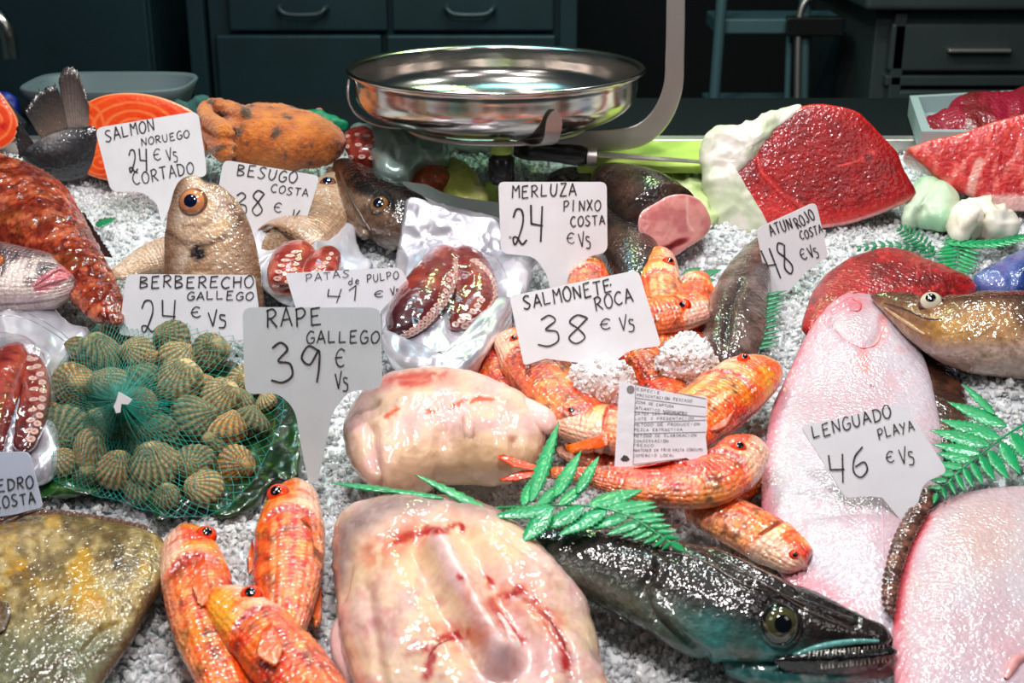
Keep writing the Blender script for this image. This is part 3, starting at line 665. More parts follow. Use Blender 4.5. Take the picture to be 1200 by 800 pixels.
def mullet(label, st, eyes, side=1, seed=0, w0=.0, ratio=.62, fins=(), group='red mullets on the ice', head=.22, er=10.5, n=130, m=56, tail=None, e1=.05, e0=.07, red=(206, 46, 14), pale=.5, mouth=None, wm=.8):
    t = thing('red_mullet', label, 'fish', P(st[0][0], st[0][1], w0), group)
    b = sweep('body', st, M['fish'], t, mullet_col(seed, side, pale, red, head), ratio, w0, n, m, e0, e1, mullet_disp(head, seed), scale=.0042, wm=wm)
    tr = bvh(b)
    for ex, ey, r in eyes: eye(t, tr, ex, ey, r*1.22, (236, 92, 34), .48, (206, 58, 26), .4)
    for root, tip, dw in fins:
        r0 = np.mean(root, 0); h, _ = cast(tr, *r0); w = ((h-ORI)@NV if h is not None else w0+.012)+dw
        fin(t, root, tip, w, w+dw*.4, (238, 104, 30), (250, 150, 70), name='pectoral_fin', ridge=.0005, rag=.06)
    if tail: fin(t, *tail, (226, 88, 30), (244, 120, 48), name='tail_fin', rag=.05)
    if mouth: seam(t, tr, mouth, 1.3, (150, 50, 40), 'mouth')
    return t, tr
G1 = 'red mullets in the front left corner'; G2 = 'red mullets in the central pile'
mullet('red mullet at front left, its back turned to the right, left one of the trio', [(215, 614, 14), (219, 632, 28), (226, 662, 38), (234, 700, 42), (243, 740, 40), (254, 775, 34), (268, 815, 30), (285, 870, 26), (310, 930, 12)],
       [(242, 626, 9.5)], 1, 3, .004, fins=[([(228, 664), (240, 652)], [(226, 694), (236, 712), (246, 700)], .0012), ([(202, 672), (206, 690)], [(196, 706), (202, 716), (207, 712)], -.008), ([(212, 742), (218, 770)], [(216, 752), (225, 778), (231, 786)], -.006)], group=G1, pale=.55, head=.19)
mullet('plump red mullet standing higher than the other two at front left', [(346, 561, 14), (345, 580, 27), (341, 608, 37), (339, 645, 42), (337, 680, 40), (334, 712, 34), (330, 745, 27), (322, 800, 20), (315, 850, 9)],
       [(325, 578, 10.5)], -1, 11, .005, fins=[([(352, 608), (362, 604)], [(374, 624), (378, 648), (368, 640)], .0012), ([(296, 632), (299, 648)], [(290, 658), (291, 672), (297, 668)], -.006), ([(372, 700), (376, 686)], [(366, 726), (370, 736), (376, 728)], -.008)], group=G1, pale=.65, head=.2)
mullet('red mullet lying nearest the lens, head resting on its left neighbour', [(250, 692, 16), (262, 703, 26), (288, 725, 36), (320, 758, 42), (350, 795, 44), (390, 850, 40), (430, 900, 26)],
       [(294, 697, 10.5)], -1, 23, .016, fins=[([(308, 738), (318, 730)], [(300, 768), (322, 780), (332, 762)], .0012), ([(280, 765), (284, 775)], [(292, 792), (300, 806), (290, 800)], -.008)], group=G1, pale=.4, head=.25)
# central pile, from the back to the front
mullet('red mullet nose up beneath the merluza card spike', [(688, 300, 10), (690, 318, 22), (690, 345, 26), (684, 380, 26), (676, 420, 20)], [], 1, 31, .012, group=G2, pale=.25)
mullet('small orange mullet head pointing up beside the cut hake', [(770, 291, 10), (772, 304, 20), (773, 325, 24), (776, 350, 25), (778, 380, 24), (776, 410, 16)], [(784, 307, 6)], -1, 37, .014, group=G2, pale=.8, head=.34, red=(232, 96, 44), er=7)
mullet('red mullet body wedged behind the right-facing mullet head', [(812, 322, 12), (817, 332, 18), (812, 352, 22), (806, 378, 20), (802, 400, 16)], [], 1, 41, .010, group=G2, pale=.2)
mullet('deep orange mullet with its head pointing right by the dark tail fish', [(832, 363, 10), (822, 361, 17), (800, 366, 21), (770, 370, 24), (735, 374, 22), (700, 378, 16)], [(801, 358, 6.5)], -1, 43, .026, group=G2, pale=.15, head=.3, er=7.5, red=(214, 66, 22))
mullet('dark red mullet half under the octopus pouch', [(590, 372, 12), (578, 386, 18), (570, 410, 20), (590, 440, 20), (612, 470, 14)], [], 1, 47, .008, group=G2, pale=.1, red=(176, 32, 22))
mullet('dark red mullet lying between the octopus pouch and the big pile fish', [(545, 408, 10), (556, 420, 16), (580, 442, 20), (606, 462, 18), (630, 478, 10)], [], 1, 53, .003, group=G2, pale=.15, red=(190, 36, 24))
mullet('broad red mullet in the middle of the pile, belly scales in ridges', [(596, 392, 16), (606, 402, 26), (622, 425, 32), (645, 452, 36), (672, 480, 34), (705, 508, 22)], [(603, 397, 5)], 1, 59, .016, group=G2, pale=.3, head=.25, red=(206, 54, 24))
mullet('red mullet crossing under the salmonete card at right', [(738, 400, 14), (750, 416, 22), (766, 438, 26), (782, 462, 26), (800, 490, 20)], [], -1, 61, .014, group=G2, pale=.35, red=(232, 92, 36))
t, tr = mullet('thin red mullet tail stretching between ice clump and dark fish', [(802, 396, 12), (822, 404, 12), (842, 414, 9), (862, 424, 5)], [], 1, 67, .012, group=G2, pale=.0, red=(226, 70, 26), n=60)
t, tr = mullet('golden mullet with its mouth up and right, behind the printed slip', [(904, 424, 12), (893, 432, 24), (872, 446, 34), (845, 468, 38), (815, 492, 38), (780, 520, 32), (740, 550, 18)], [(872, 420, 6)], 1, 71, .018, group=G2, pale=.85, head=.30, red=(240, 120, 40))
fin(t, [(858, 452), (872, 462)], [(828, 492), (832, 505), (850, 500)], .050, .047, (236, 98, 42), (246, 130, 80), name='pectoral_fin')
t, tr = mullet('red mullet facing left with orange fin, right half under the printed slip', [(650, 494, 10), (662, 494, 19), (685, 498, 25), (715, 503, 29), (750, 508, 30), (800, 512, 24)], [(670, 482, 6)], 1, 73, .016, group=G2, pale=.8, head=.42, red=(226, 84, 40))
fin(t, [(714, 508), (712, 522)], [(662, 522), (668, 530), (690, 530)], .050, .036, (232, 104, 26), (244, 140, 40), name='pectoral_fin')
mullet('slim mullet flank showing dark brown beneath the left-facing mullet', [(655, 525, 8), (680, 532, 14), (720, 545, 18), (760, 560, 16)], [], 1, 79, .0, group=G2, pale=.1, red=(120, 52, 34), n=60)
mullet('orange mullet pointing down right beside the big dark hake head', [(944, 664, 12), (934, 656, 22), (912, 640, 28), (882, 622, 29), (850, 606, 27), (815, 592, 20)], [(931, 650, 5)], -1, 83, .012, group=G2, pale=.5, head=.35, red=(234, 100, 44))
mullet('pale mullet belly seen in the shade right of the curled mullet', [(894, 556, 10), (884, 562, 15), (865, 572, 18), (840, 580, 14)], [], 1, 89, .0, group=G2, pale=.9, red=(196, 120, 90), n=50)
# the curled whole fish on top
t, tr = mullet('whole bright orange mullet curled over the fern, forked tail at left', [(880, 512, 20), (874, 524, 29), (858, 546, 33), (830, 564, 31), (790, 569, 27), (745, 567, 22), (705, 560, 15), (670, 556, 9), (640, 553, 7), (622, 551, 7)],
       [(866, 524, 7.5)], -1, 97, .034, group=G2, pale=.28, head=.17, er=9.5, red=(228, 72, 24), mouth=None, ratio=.55)
fin(t, [(632, 547), (630, 552)], [(590, 533), (583, 536), (600, 546)], .050, .052, (236, 96, 28), (240, 110, 40), name='tail_fin', rag=.03)
fin(t, [(632, 552), (632, 557)], [(612, 552), (586, 562), (600, 564)], .050, .046, (236, 96, 28), (232, 92, 34), name='tail_fin', rag=.03)
fin(t, [(742, 549), (800, 547)], [(770, 544), (800, 539), (806, 546)], .058, .063, (226, 58, 30), (214, 48, 30), name='dorsal_fin')
# ---- the big dark hake in front
def hake_col(seed):
    def f(t, s, u, V, px, py):
        n1 = fbm(V, 35, 4, seed); n2 = fbm(V, 150, 4, seed+2)
        d = (py-(600+(px-640)*.33))                       # roughly: distance below the back line
        top = ss(62, 18, d+20*(n1-.5)-(px-640)*.05)
        c = mx(c255(112, 118, 106), c255(76, 84, 76), n1); c = mx(c, c255(122, 124, 112), ss(.45, .75, n2)*.6*ss(900, 700, px))
        c = mx(c, c255(84, 150, 148), ss(770, 850, px)*ss(.32, .58, n1+.12)*.85); c = mx(c, c255(130, 160, 156), ss(.6, .78, n2)*.4)
        c = mx(c, c255(38, 31, 28), top); c = mx(c, c255(88, 70, 62), top*ss(.5, .75, n2)*.45)
        return c
    return f
def hake_disp(t, s, u, V, px, py):
    d = .0022*(fbm(V*np.array([1, 1, 1]), 45, 3, 8)-.5)
    g = segd(px, py, [(766, 668), (752, 690), (762, 715), (790, 738), (830, 765)]); d = d-.004*np.exp(-(g/4.5)**2)+.0035*np.exp(-((g-9)/8)**2)*(px > 765)
    for L_ in ([(770, 640), (850, 668), (930, 700), (1000, 728)], [(800, 650), (862, 690), (900, 700)], [(830, 640), (930, 690)]):
        g = segd(px, py, L_); d = d+.0016*np.exp(-((g)/3.)**2)-.0012*np.exp(-((g-6)/3.)**2)
    g = inell(px, py, 915, 732, 27, 27); d = d-.003*np.exp(-((g-1.05)/.16)**2)
    return d
t = thing('hake', 'large dark hake with open toothed mouth, head pointing right at the bottom', 'fish', P(800, 700, 0))
b = sweep('body', [(590, 640, 22), (640, 645, 32), (690, 656, 42), (740, 672, 50), (785, 688, 57), (830, 704, 61), (870, 717, 59), (910, 725, 51), (950, 730, 39), (985, 736, 28), (1015, 742, 20), (1044, 746, 12)], M['dark'], t, hake_col(5), .72, .004, 170, 84, .05, .03, hake_disp, wm=.9)
tr = bvh(b)
eye(t, tr, 915, 731, 22, (88, 88, 60), .46, (30, 34, 32), .35)
jw = sweep('lower_jaw', [(850, 776, 14), (890, 787, 17), (930, 791, 14), (975, 789, 12), (1015, 786, 12), (1050, 780, 11)], M['dark'], t,
      lambda t_, s, u, V, px, py: mx(mx(c255(60, 120, 118), c255(150, 165, 160), ss(.5, .7, fbm(V, 90, 3, 4))), c255(176, 128, 128), ss(970, 1030, px)), .9, .004, 70, 30, .06, .05)
mo = pillow('mouth_cavity', [(905, 786), (950, 766), (1000, 757), (1042, 757), (1050, 772), (1010, 786), (950, 790)], M['dark'], t, lambda px, py, r, tp, V: mx(c255(22, 18, 20), c255(150, 92, 96), ss(772, 782, py)*ss(975, 1000, px)), flat(.030), .004, .02, ns=60, nr=10)
seam(t, tr, [(888, 786), (920, 772), (960, 758), (1000, 752), (1030, 751)], 4.2, (120, 176, 172), 'upper_lip', 'dark', .001)
V = []; Fc = []
for (xa, ya), (xb_, yb_), k, ln in (((948, 763), (1038, 755), 20, 9), ((962, 784), (1046, 775), 18, -8)):
    for i in range(k):
        f = (i+.5*rng.rand())/k; x = xa+(xb_-xa)*f; y = ya+(yb_-ya)*f; w = .042
        q = [P(x-1.0, y, w), P(x+1.0, y, w), P(x, y, w-.003), P(x+rng.uniform(-2, 1), y+ln*rng.uniform(.6, 1.1), w)]; s = len(V); V += q; Fc += [[s, s+1, s+3], [s+1, s+2, s+3], [s+2, s, s+3]]
tag(mesh('teeth', V, Fc, M['eye'], t, c255(120, 108, 98), smooth=False), kind='stuff')
for L_ in ([(772, 645), (800, 650), (830, 660), (870, 684), (900, 692)], [(800, 630), (860, 662), (905, 690), (960, 716)], [(900, 686), (940, 712), (1000, 738)]): seam(t, tr, L_, 1.3, (110, 98, 90), 'skin_ridge', 'dark')
fin(t, [(692, 690), (720, 692)], [(740, 712), (780, 724), (760, 712)], .012, .008, (52, 48, 46), (96, 92, 88), name='pectoral_fin')
# ---- monkfish tails
def blood(px, py, lines, w=3., seed=0):
    q = p2(px, py); n = fbm(q, .12, 3, seed); r = 0
    for L_ in lines: r = np.maximum(r, np.exp(-(segd(px+10*(n-.5), py+10*(fbm(q, .12, 3, seed+4)-.5), L_)/w)**2)*ss(.36, .6, fbm(q, .09, 3, seed+7)+.06))
    return r
def monk2_col(px, py, r, tp, V):
    q = p2(px, py); n = fbm(q, .02, 4, 2); n2 = fbm(q, .08, 4, 5)
    c = mx(c255(226, 198, 194), c255(230, 206, 180), ss(.35, .65, n)); c = mx(c, c255(206, 150, 148), ss(.45, .75, n2)*.6)
    c = mx(c, c255(235, 208, 176), np.exp(-(inell(px, py, 540, 640, 110, 40)**2))*.6)
    ms = ss(24, 0, segd(px, py, [(392, 680), (405, 620), (450, 590), (520, 578), (590, 592)])+8*(n2-.5))
    c = mx(c, c255(150, 130, 128), ms*.85); c = mx(c, c255(196, 176, 172), ms*ss(.5, .7, fbm(q, .15, 3, 8))*.6)
    rd = segd(px, py, [(512, 625), (530, 665), (560, 720), (590, 775)]); c = mx(c, c255(240, 214, 216), ss(16, 5, rd)*.8)
    bl = blood(px, py, [[(462, 634), (500, 622), (540, 618)], [(540, 675), (545, 678)], [(570, 680), (575, 683)], [(588, 700), (612, 690), (640, 720)], [(575, 705), (600, 740), (618, 755)], [(640, 720), (660, 755), (665, 790)], [(500, 760), (520, 748), (545, 742)], [(500, 790), (506, 770)]], 4.2, 3)
    c = mx(c, c255(168, 30, 26), np.clip(bl*1.5, 0, 1)); c = mx(c, c255(206, 120, 92), np.clip(blood(px, py, [[(560, 700), (620, 700), (655, 740)], [(510, 745), (560, 745)], [(440, 650), (480, 625)]], 17, 9), 0, 1)*.6)
    return c
def monk2_disp(px, py, r, tp, V):
    d = .003*(fbm(p2(px, py), .02, 3, 1)-.5)+.0034*(fbm(p2(px*.4+py*.1, py*1.3), .07, 4, 6)-.5)
    rd = segd(px, py, [(515, 632), (535, 670), (562, 720), (588, 760)]); d = d+.0085*np.exp(-(rd/13)**2)-.010*np.exp(-((rd-34)/15)**2)
    g = segd(px, py, [(400, 700), (410, 655), (450, 628), (510, 614), (580, 618), (640, 660)]); d = d-.0035*np.exp(-(g/5)**2)
    g = segd(px, py, [(430, 690), (438, 740), (448, 810)]); d = d-.003*np.exp(-(g/8)**2)
    g = segd(px, py, [(605, 690), (640, 720), (668, 770), (672, 810)]); d = d-.004*np.exp(-(g/5)**2)
    return d*(tp > 0)
t = thing('monkfish_tail', 'large skinned monkfish tail with central bone, front and centre', 'fish', P(550, 700, 0))
b = pillow('flesh', [(388, 640), (396, 600), (430, 582), (480, 578), (530, 582), (585, 602), (625, 632), (660, 672), (688, 705), (700, 745), (708, 790), (712, 850), (570, 880), (440, 860), (415, 800), (400, 750), (394, 700)], M['flesh'], t, monk2_col, flat(.028), .046, .026, (550, 700), 220, 70, 2.4, 2, disp=monk2_disp, fit=1)
tr = bvh(b)
h, _ = cast(tr, 588, 762); w = (h-ORI)@NV
def bone_col(t_, s, u, V, px, py): return mx(mx(c255(244, 216, 214), c255(248, 236, 230), ss(.3, .9, t_)), c255(206, 96, 92), ss(.55, .75, fbm(V, 120, 3, 3))*.6)
sweep('bone', [(548, 690, 12), (562, 715, 18), (575, 738, 22), (586, 758, 24), (594, 776, 27)], M['flesh'], t, bone_col, .9, w-.025, 50, 30, .15, .18, wm=1)
for L_, r in (([(502, 770), (512, 756), (530, 748)], 1.), ([(640, 720), (656, 742), (664, 762)], 1.5)):
    seam(t, tr, L_, r, (150, 24, 22), 'blood_vessel', 'smooth', .0002)
o = sweep('skin_flap', [(410, 715, 10), (402, 740, 14), (404, 765, 16), (415, 790, 14), (425, 830, 10)], M['flesh'], t, lambda t_, s, u, V, px, py: mx(c255(226, 186, 186), c255(238, 206, 200), fbm(V, 60, 3, 2)), .8, .010, 40, 24)
def monk1_col(px, py, r, tp, V):
    q = p2(px, py); n = fbm(q, .025, 4, 12); n2 = fbm(q, .1, 4, 15)
    c = mx(c255(226, 194, 188), c255(230, 204, 182), ss(.35, .6, n)); c = mx(c, c255(226, 180, 178), ss(.5, .8, n2)*.4)
    c = mx(c, c255(238, 210, 168), ss(495, 530, py)*ss(430, 470, px)*.6)
    sk = ss(20, 2, segd(px, py, [(402, 560), (402, 500), (420, 462), (455, 446)])+8*(n2-.5)); c = mx(c, c255(178, 150, 148), sk*.7)
    bl = blood(px, py, [[(440, 448), (480, 440), (520, 440)], [(470, 450), (500, 446)]], 5., 3); c = mx(c, c255(176, 52, 44), np.clip(bl*.8*(.4+1.2*n2), 0, 1)*.75)
    c = mx(c, c255(212, 120, 110), np.exp(-(segd(px, py, [(440, 448), (530, 442)])/9)**2)*.3)
    bl = blood(px, py, [[(530, 476), (560, 466), (575, 468)], [(500, 482), (512, 480)], [(455, 488), (466, 480)], [(545, 490), (552, 510)], [(600, 535), (606, 545)]], 2.6, 8); c = mx(c, c255(196, 84, 50), np.clip(bl*1.4, 0, 1)*.8)
    return c
def monk1_disp(px, py, r, tp, V):
    d = .004*(fbm(p2(px, py), .025, 3, 21)-.5)+.003*(fbm(p2(px, py*.6), .07, 4, 26)-.5)
    for L_, a, w in (([(432, 500), (436, 540), (445, 580)], -.008, 7), ([(548, 500), (550, 545)], .006, 12), ([(603, 515), (606, 550)], -.006, 5), ([(475, 500), (478, 560)], -.003, 10), ([(450, 470), (520, 458), (590, 470)], .002, 8), ([(520, 505), (515, 570)], -.004, 10), ([(580, 500), (585, 560)], -.003, 9)):
        d = d+a*np.exp(-(segd(px, py, L_)/w)**2)
    return d
t = thing('monkfish_tail', 'smaller cut monkfish tail piece behind the larger one, pale cream lobes', 'fish', P(520, 540, 0))
b = pillow('flesh', [(402, 512), (410, 480), (430, 455), (462, 438), (515, 432), (562, 442), (600, 460), (628, 478), (640, 502), (634, 530), (622, 552), (590, 560), (545, 558), (500, 568), (468, 578), (440, 580), (422, 562), (408, 540)], M['flesh'], t, monk1_col, flat(.040), .034, .036, (520, 505), 200, 60, 2.6, 2, disp=monk1_disp, fit=1)
tr = bvh(b); h, _ = cast(tr, 600, 480); w = (h-ORI)@NV
sweep('belly_flap', [(560, 452, 5), (590, 466, 10), (615, 480, 15), (636, 494, 17), (646, 506, 14)], M['flesh'], t, lambda t_, s, u, V, px, py: mx(c255(238, 200, 196), c255(246, 214, 206), fbm(V, 60, 3, 2)), .8, w-.026, 50, 26, .2, .2)
seam(t, tr, [(546, 488), (549, 500), (550, 520)], 8, (236, 200, 186), 'bone', 'flesh', -.004)
# ---- john dory
def dory_col(px, py, r, tp, V):
    q = p2(px, py); n = fbm(q, .02, 4, 1); n2 = fbm(q, .09, 4, 2); n3 = fbm(p2(px*.4+py*.6, py*.3), .07, 3, 9)
    c = mx(c255(132, 114, 74), c255(188, 170, 124), ss(.35, .65, n2)); c = mx(c, c255(196, 184, 160), ss(.6, .72, fbm(q, .2, 4, 22))*.6); c = mx(c, c255(84, 68, 40), ss(.55, .72, n)*.75)
    c = mx(c, c255(196, 152, 44), ss(.5, .72, fbm(q, .028, 3, 17))*ss(110, 40, np.hypot((px-80)*.7, py-670))*.85)
    c = mx(c, c255(112, 118, 100), ss(700, 770, py)*.8); c = mx(c, c255(176, 168, 140), ss(.58, .75, n2)*.5); c = mx(c, c255(92, 76, 52), ss(.6, .75, n3)*.5)
    c = mx(c, c255(92, 66, 50), ss(.93, 1., r)*.7)
    return c
t = thing('john_dory', 'flat olive-brown and gold fish in the bottom left corner', 'fish', P(80, 700, 0))
b = pillow('body', [(-70, 640), (-20, 612), (30, 605), (80, 604), (130, 610), (170, 620), (193, 632), (198, 655), (190, 685), (172, 715), (158, 745), (138, 775), (118, 805), (100, 860), (-20, 880), (-90, 800)], M['rough'] if False else M['smooth'], t, dory_col, flat(.014), .022, .012, (60, 710), 180, 60, 2.4, 2, disp=lambda px, py, r, tp, V: (.003*(fbm(p2(px, py), .03, 4, 3)-.5)-.003*np.exp(-(segd(px, py, [(100, 760), (115, 740), (140, 730)])/4)**2))*(tp > 0), fit=1)
tr = bvh(b)
fin(t, [(-60, 622), (0, 612), (60, 606), (120, 612), (170, 622)], [(-60, 612), (0, 602), (58, 597), (118, 604), (176, 616)], .012, .014, (96, 66, 52), (130, 100, 84), name='dorsal_fin', n=60)
for k, (a, b_) in enumerate((((-30, 618), (55, 588)), ((-30, 624), (48, 594)), ((0, 618), (52, 596)))):
    h = P(a[0], a[1], .026); g = P(b_[0], b_[1], .034); V, Fc = tube_mesh([np.array([h, (h+g)/2+NV*.002, g])], np.array([.0016, .0012, .0004]), 6); mesh('fin_spine', V, Fc, M['smooth'], t, c255(110, 60, 56))
fin(t, [(-14, 700), (-10, 745)], [(10, 706), (12, 722), (6, 738)], .038, .037, (150, 124, 80), (92, 72, 44), name='pectoral_fin', ridge=.0012)
# ---- soles
def sole_col(seed, edge):
    def f(px, py, r, tp, V):
        q = p2(px, py); n = fbm(q, .015, 4, seed); n2 = fbm(q, .06, 4, seed+2)
        c = mx(c255(206, 186, 194), c255(208, 201, 209), ss(.35, .65, n)); c = mx(c, c255(216, 174, 182), ss(.5, .72, n2)*.45)
        c = mx(c, c255(190, 160, 150), ss(.72, .8, fbm(q, .2, 3, seed+5))*.5)
        e = ss(.80, .97, r)*edge(px, py); c = mx(c, c255(220, 130, 142), e*.6)
        return c
    return f
t = thing('sole', 'pale pink sole lying white side up beneath the lenguado card', 'fish', P(1000, 540, 0))
def s1d(px, py, r, tp, V):
    d = .0020*np.sin(py*.75+px*.45)*ss(.74, .84, r)*ss(1.01, .95, r)*ss(1020, 960, px+.0*py)+.0016*(fbm(p2(px, py), .03, 3, 2)-.5)
    g = segd(px, py, [(975, 378), (990, 398), (1010, 408), (1024, 404), (1032, 390), (1034, 372)]); d = d-.0022*np.exp(-(g/3)**2)+.002*np.exp(-(inell(px, py, 1005, 382, 28, 24))**2)
    return d*(tp > 0)
def s1c(px, py, r, tp, V):
    c = sole_col(3, lambda x, y: ss(1040, 980, x))(px, py, r, tp, V)
    c = mx(c, c255(232, 130, 124), np.exp(-(segd(px, py, [(1012, 412), (1014, 432)])/6)**2)*.6+np.exp(-(segd(px, py, [(1034, 372), (1036, 392), (1028, 404)])/5)**2)*.5)
    c = mx(c, c255(206, 96, 110), np.exp(-(inell(px, py, 1001, 357, 14, 8))**2)*.5)
    return mx(c, c255(140, 60, 50), ss(2.6, 1.4, np.hypot(px-1022, py-452))+ss(2, 1, np.hypot(px-1104, py-560)))
b = pillow('body', [(992, 342), (968, 358), (945, 385), (925, 420), (905, 462), (897, 505), (892, 560), (893, 610), (903, 650), (925, 682), (965, 712), (1010, 738), (1050, 745), (1062, 700), (1070, 640), (1090, 590), (1105, 545), (1103, 490), (1096, 450), (1085, 415), (1068, 388), (1045, 362), (1018, 346)], M['sole'], t, s1c,
    flat(.016), .011, .008, (1000, 540), 220, 70, 2.6, 2, disp=s1d, fit=1, wf=lambda px, py: .022*ss(470, 350, py))
tr = bvh(b); seam(t, tr, [(975, 380), (985, 394), (1000, 404), (1014, 408), (1028, 402), (1034, 386)], 1.1, (214, 150, 160), 'gill_line', 'sole'); seam(t, tr, [(988, 352), (998, 350), (1008, 356), (1006, 364), (996, 364)], 1.6, (214, 120, 130), 'mouth', 'sole')
seam(t, tr, [(1022, 450), (1028, 520), (1034, 600), (1036, 700)], .8, (226, 196, 206), 'lateral_line', 'sole')
t = thing('sole', 'dark brown sole, skin side up, half hidden behind the pale pink one', 'fish', P(1100, 450, 0))
pillow('body', [(1050, 380), (1072, 384), (1095, 400), (1118, 428), (1132, 465), (1134, 505), (1120, 525), (1098, 520), (1080, 480), (1060, 430)], M['dark'], t, lambda px, py, r, tp, V: mx(c255(66, 42, 30), c255(112, 76, 56), ss(.4, .7, fbm(p2(px, py), .06, 4, 3))), flat(.008), .010, .005, ns=110, nr=36, disp=lambda px, py, r, tp, V: .0007*np.sin(py*.9-px*.5)*ss(.7, .9, r))
t = thing('sole', 'broad pale sole with red-rimmed edge in the bottom right corner', 'fish', P(1160, 700, 0))
def s2c(px, py, r, tp, V):
    c = sole_col(9, lambda x, y: ss(1150, 1080, x))(px, py, r, tp, V); c = mx(c, c255(214, 190, 180), np.exp(-(inell(px, py, 1150, 630, 60, 50))**2)*.6)
    return mx(c, c255(204, 52, 60), np.exp(-(segd(px, py, [(1085, 605), (1066, 640), (1052, 690), (1048, 730)])/6)**2)*.75)
b = pillow('body', [(1052, 690), (1060, 650), (1075, 618), (1095, 594), (1130, 577), (1180, 570), (1240, 572), (1300, 600), (1330, 760), (1290, 880), (1120, 880), (1060, 840), (1046, 780), (1046, 730)], M['sole'], t, s2c, flat(.020), .013, .012, (1170, 710), 200, 64, 2.6, 2,
    disp=lambda px, py, r, tp, V: (.0008*np.sin(px*.5+py*.9)*ss(.80, .9, r)*ss(1110, 1080, px)+.0016*(fbm(p2(px, py), .03, 3, 6)-.5))*(tp > 0), fit=1)
sweep('dark_fin_edge', [(1094, 570, 8), (1078, 596, 10), (1060, 628, 11), (1049, 660, 10), (1043, 690, 9), (1042, 720, 6)], M['dark'], t, lambda t_, s, u, V, px, py: mx(c255(84, 54, 42), c255(140, 100, 82), ss(.35, .7, fbm(V, 150, 3, 3))), .5, .026, 90, 24, .1, .1, disp=lambda t_, s, u, V, px, py: .0012*np.sin(t_*150))
tr = bvh(b); seam(t, tr, [(1178, 796), (1190, 775), (1205, 768)], 7, (232, 176, 176), 'pelvic_fin', 'flesh')
# ---- hake head at right
def hr_col(t_, s, u, V, px, py):
    n = fbm(V, 40, 4, 3); n2 = fbm(V, 140, 4, 5); d = py-350
    c = mx(c255(140, 106, 78), c255(176, 142, 104), ss(.4, .7, n)); c = mx(c, c255(196, 160, 96), np.exp(-(inell(px, py, 1110, 385, 34, 16))**2)*.8)
    c = mx(c, c255(82, 52, 40), ss(362, 342, py+12*(n-.5))); c = mx(c, c255(200, 182, 176), ss(392, 412, py+14*(n-.5))*.8); c = mx(c, c255(120, 84, 66), ss(.6, .8, n2)*.4)
    return mx(c, c255(60, 40, 32), ss(1180, 1200, px)*ss(400, 370, py)*.6)
t = thing('hake', 'brown hake head with pale staring eye, snout pointing left, right side', 'fish', P(1120, 400, 0))
b = sweep('body', [(1020, 346, 4), (1036, 351, 11), (1062, 362, 22), (1095, 376, 35), (1130, 387, 46), (1170, 391, 51), (1230, 393, 53), (1320, 396, 48)], M['dark'], t, hr_col, .7, .012, 120, 70, .05, .1, disp=lambda t_, s, u, V, px, py: .0022*(fbm(V, 50, 3, 3)-.5)-.0030*np.exp(-(segd(px, py, [(1040, 362), (1070, 378), (1095, 388)])/3)**2)-.003*np.exp(-((inell(px, py, 1091, 354, 17, 14)-1.05)/.2)**2), wm=.9)
tr = bvh(b); eye(t, tr, 1091, 354, 13.5, (226, 220, 200), .42, (60, 44, 36), .5)
seam(t, tr, [(1036, 360), (1056, 374), (1074, 386), (1084, 392)], 2.4, (196, 164, 132), 'upper_lip', 'dark'); seam(t, tr, [(1036, 355), (1060, 362), (1085, 373), (1104, 374)], 1.6, (90, 60, 46), 'cheek_ridge', 'dark')
fin(t, [(1118, 432), (1150, 432), (1185, 428)], [(1124, 441), (1150, 443), (1195, 438)], .008, .006, (226, 180, 170), (206, 110, 92), name='gill_flap', ridge=.0003)
sweep('lower_jaw', [(1046, 372, 4), (1062, 384, 8), (1082, 398, 10), (1100, 412, 9)], M['smooth'], t, c255(150, 84, 80), .8, .010, 40, 20)
# ---- tuna
def tuna_col(px, py, r, tp, V):
    q = p2(px, py); n = fbm(q, .05, 4, 3); e = inell(px, py, 985, 182, 80, 62, -28)
    ring = .5+.5*np.sin((e+.05*n)*38)
    c = mx(c255(168, 26, 30), c255(138, 14, 24), ss(.3, .7, n)); c = mx(c, c255(190, 60, 56), ring**3*ss(1.15, .9, e)*.28)
    c = mx(c, c255(150, 10, 20), np.exp(-(e/.62)**4)*.55); c = mx(c, c255(226, 96, 88), ss(215, 245, py+.0*px)*ss(.9, 1.15, e)*.65)
    c = mx(c, c255(200, 50, 40), ss(.92, .99, r)*ss(200, 150, py)); c = mx(c, c255(238, 190, 186), ss(258, 268, py-(px-960)*.0)*.8*(px < 930)+ss(.93, .97, r)*ss(225, 240, py)*.8)
    v = segd(px, py, [(886, 178), (892, 200), (915, 225), (938, 240), (950, 262)]); c = mx(c, c255(232, 110, 100), np.exp(-(v/3.2)**2)*.7)
    c = mx(c, c255(232, 120, 112), np.exp(-(segd(px, py, [(982, 195), (1005, 188), (1024, 178)])/1.6)**2)*.8+np.exp(-((inell(px, py, 1018, 184, 8, 9)-.9)/.25)**2)*.5); c = mx(c, c255(92, 8, 14), np.exp(-(inell(px, py, 1017, 185, 5, 6))**2)*.6)
    c = mx(c, c255(90, 60, 64), (tp < 0)*.75)
    return c
t = thing('tuna_block', 'large deep red tuna loin cut face wrapped in pale paper', 'fish', P(955, 270, 0))
pl = upright(955, 272, .0, 24, 0)
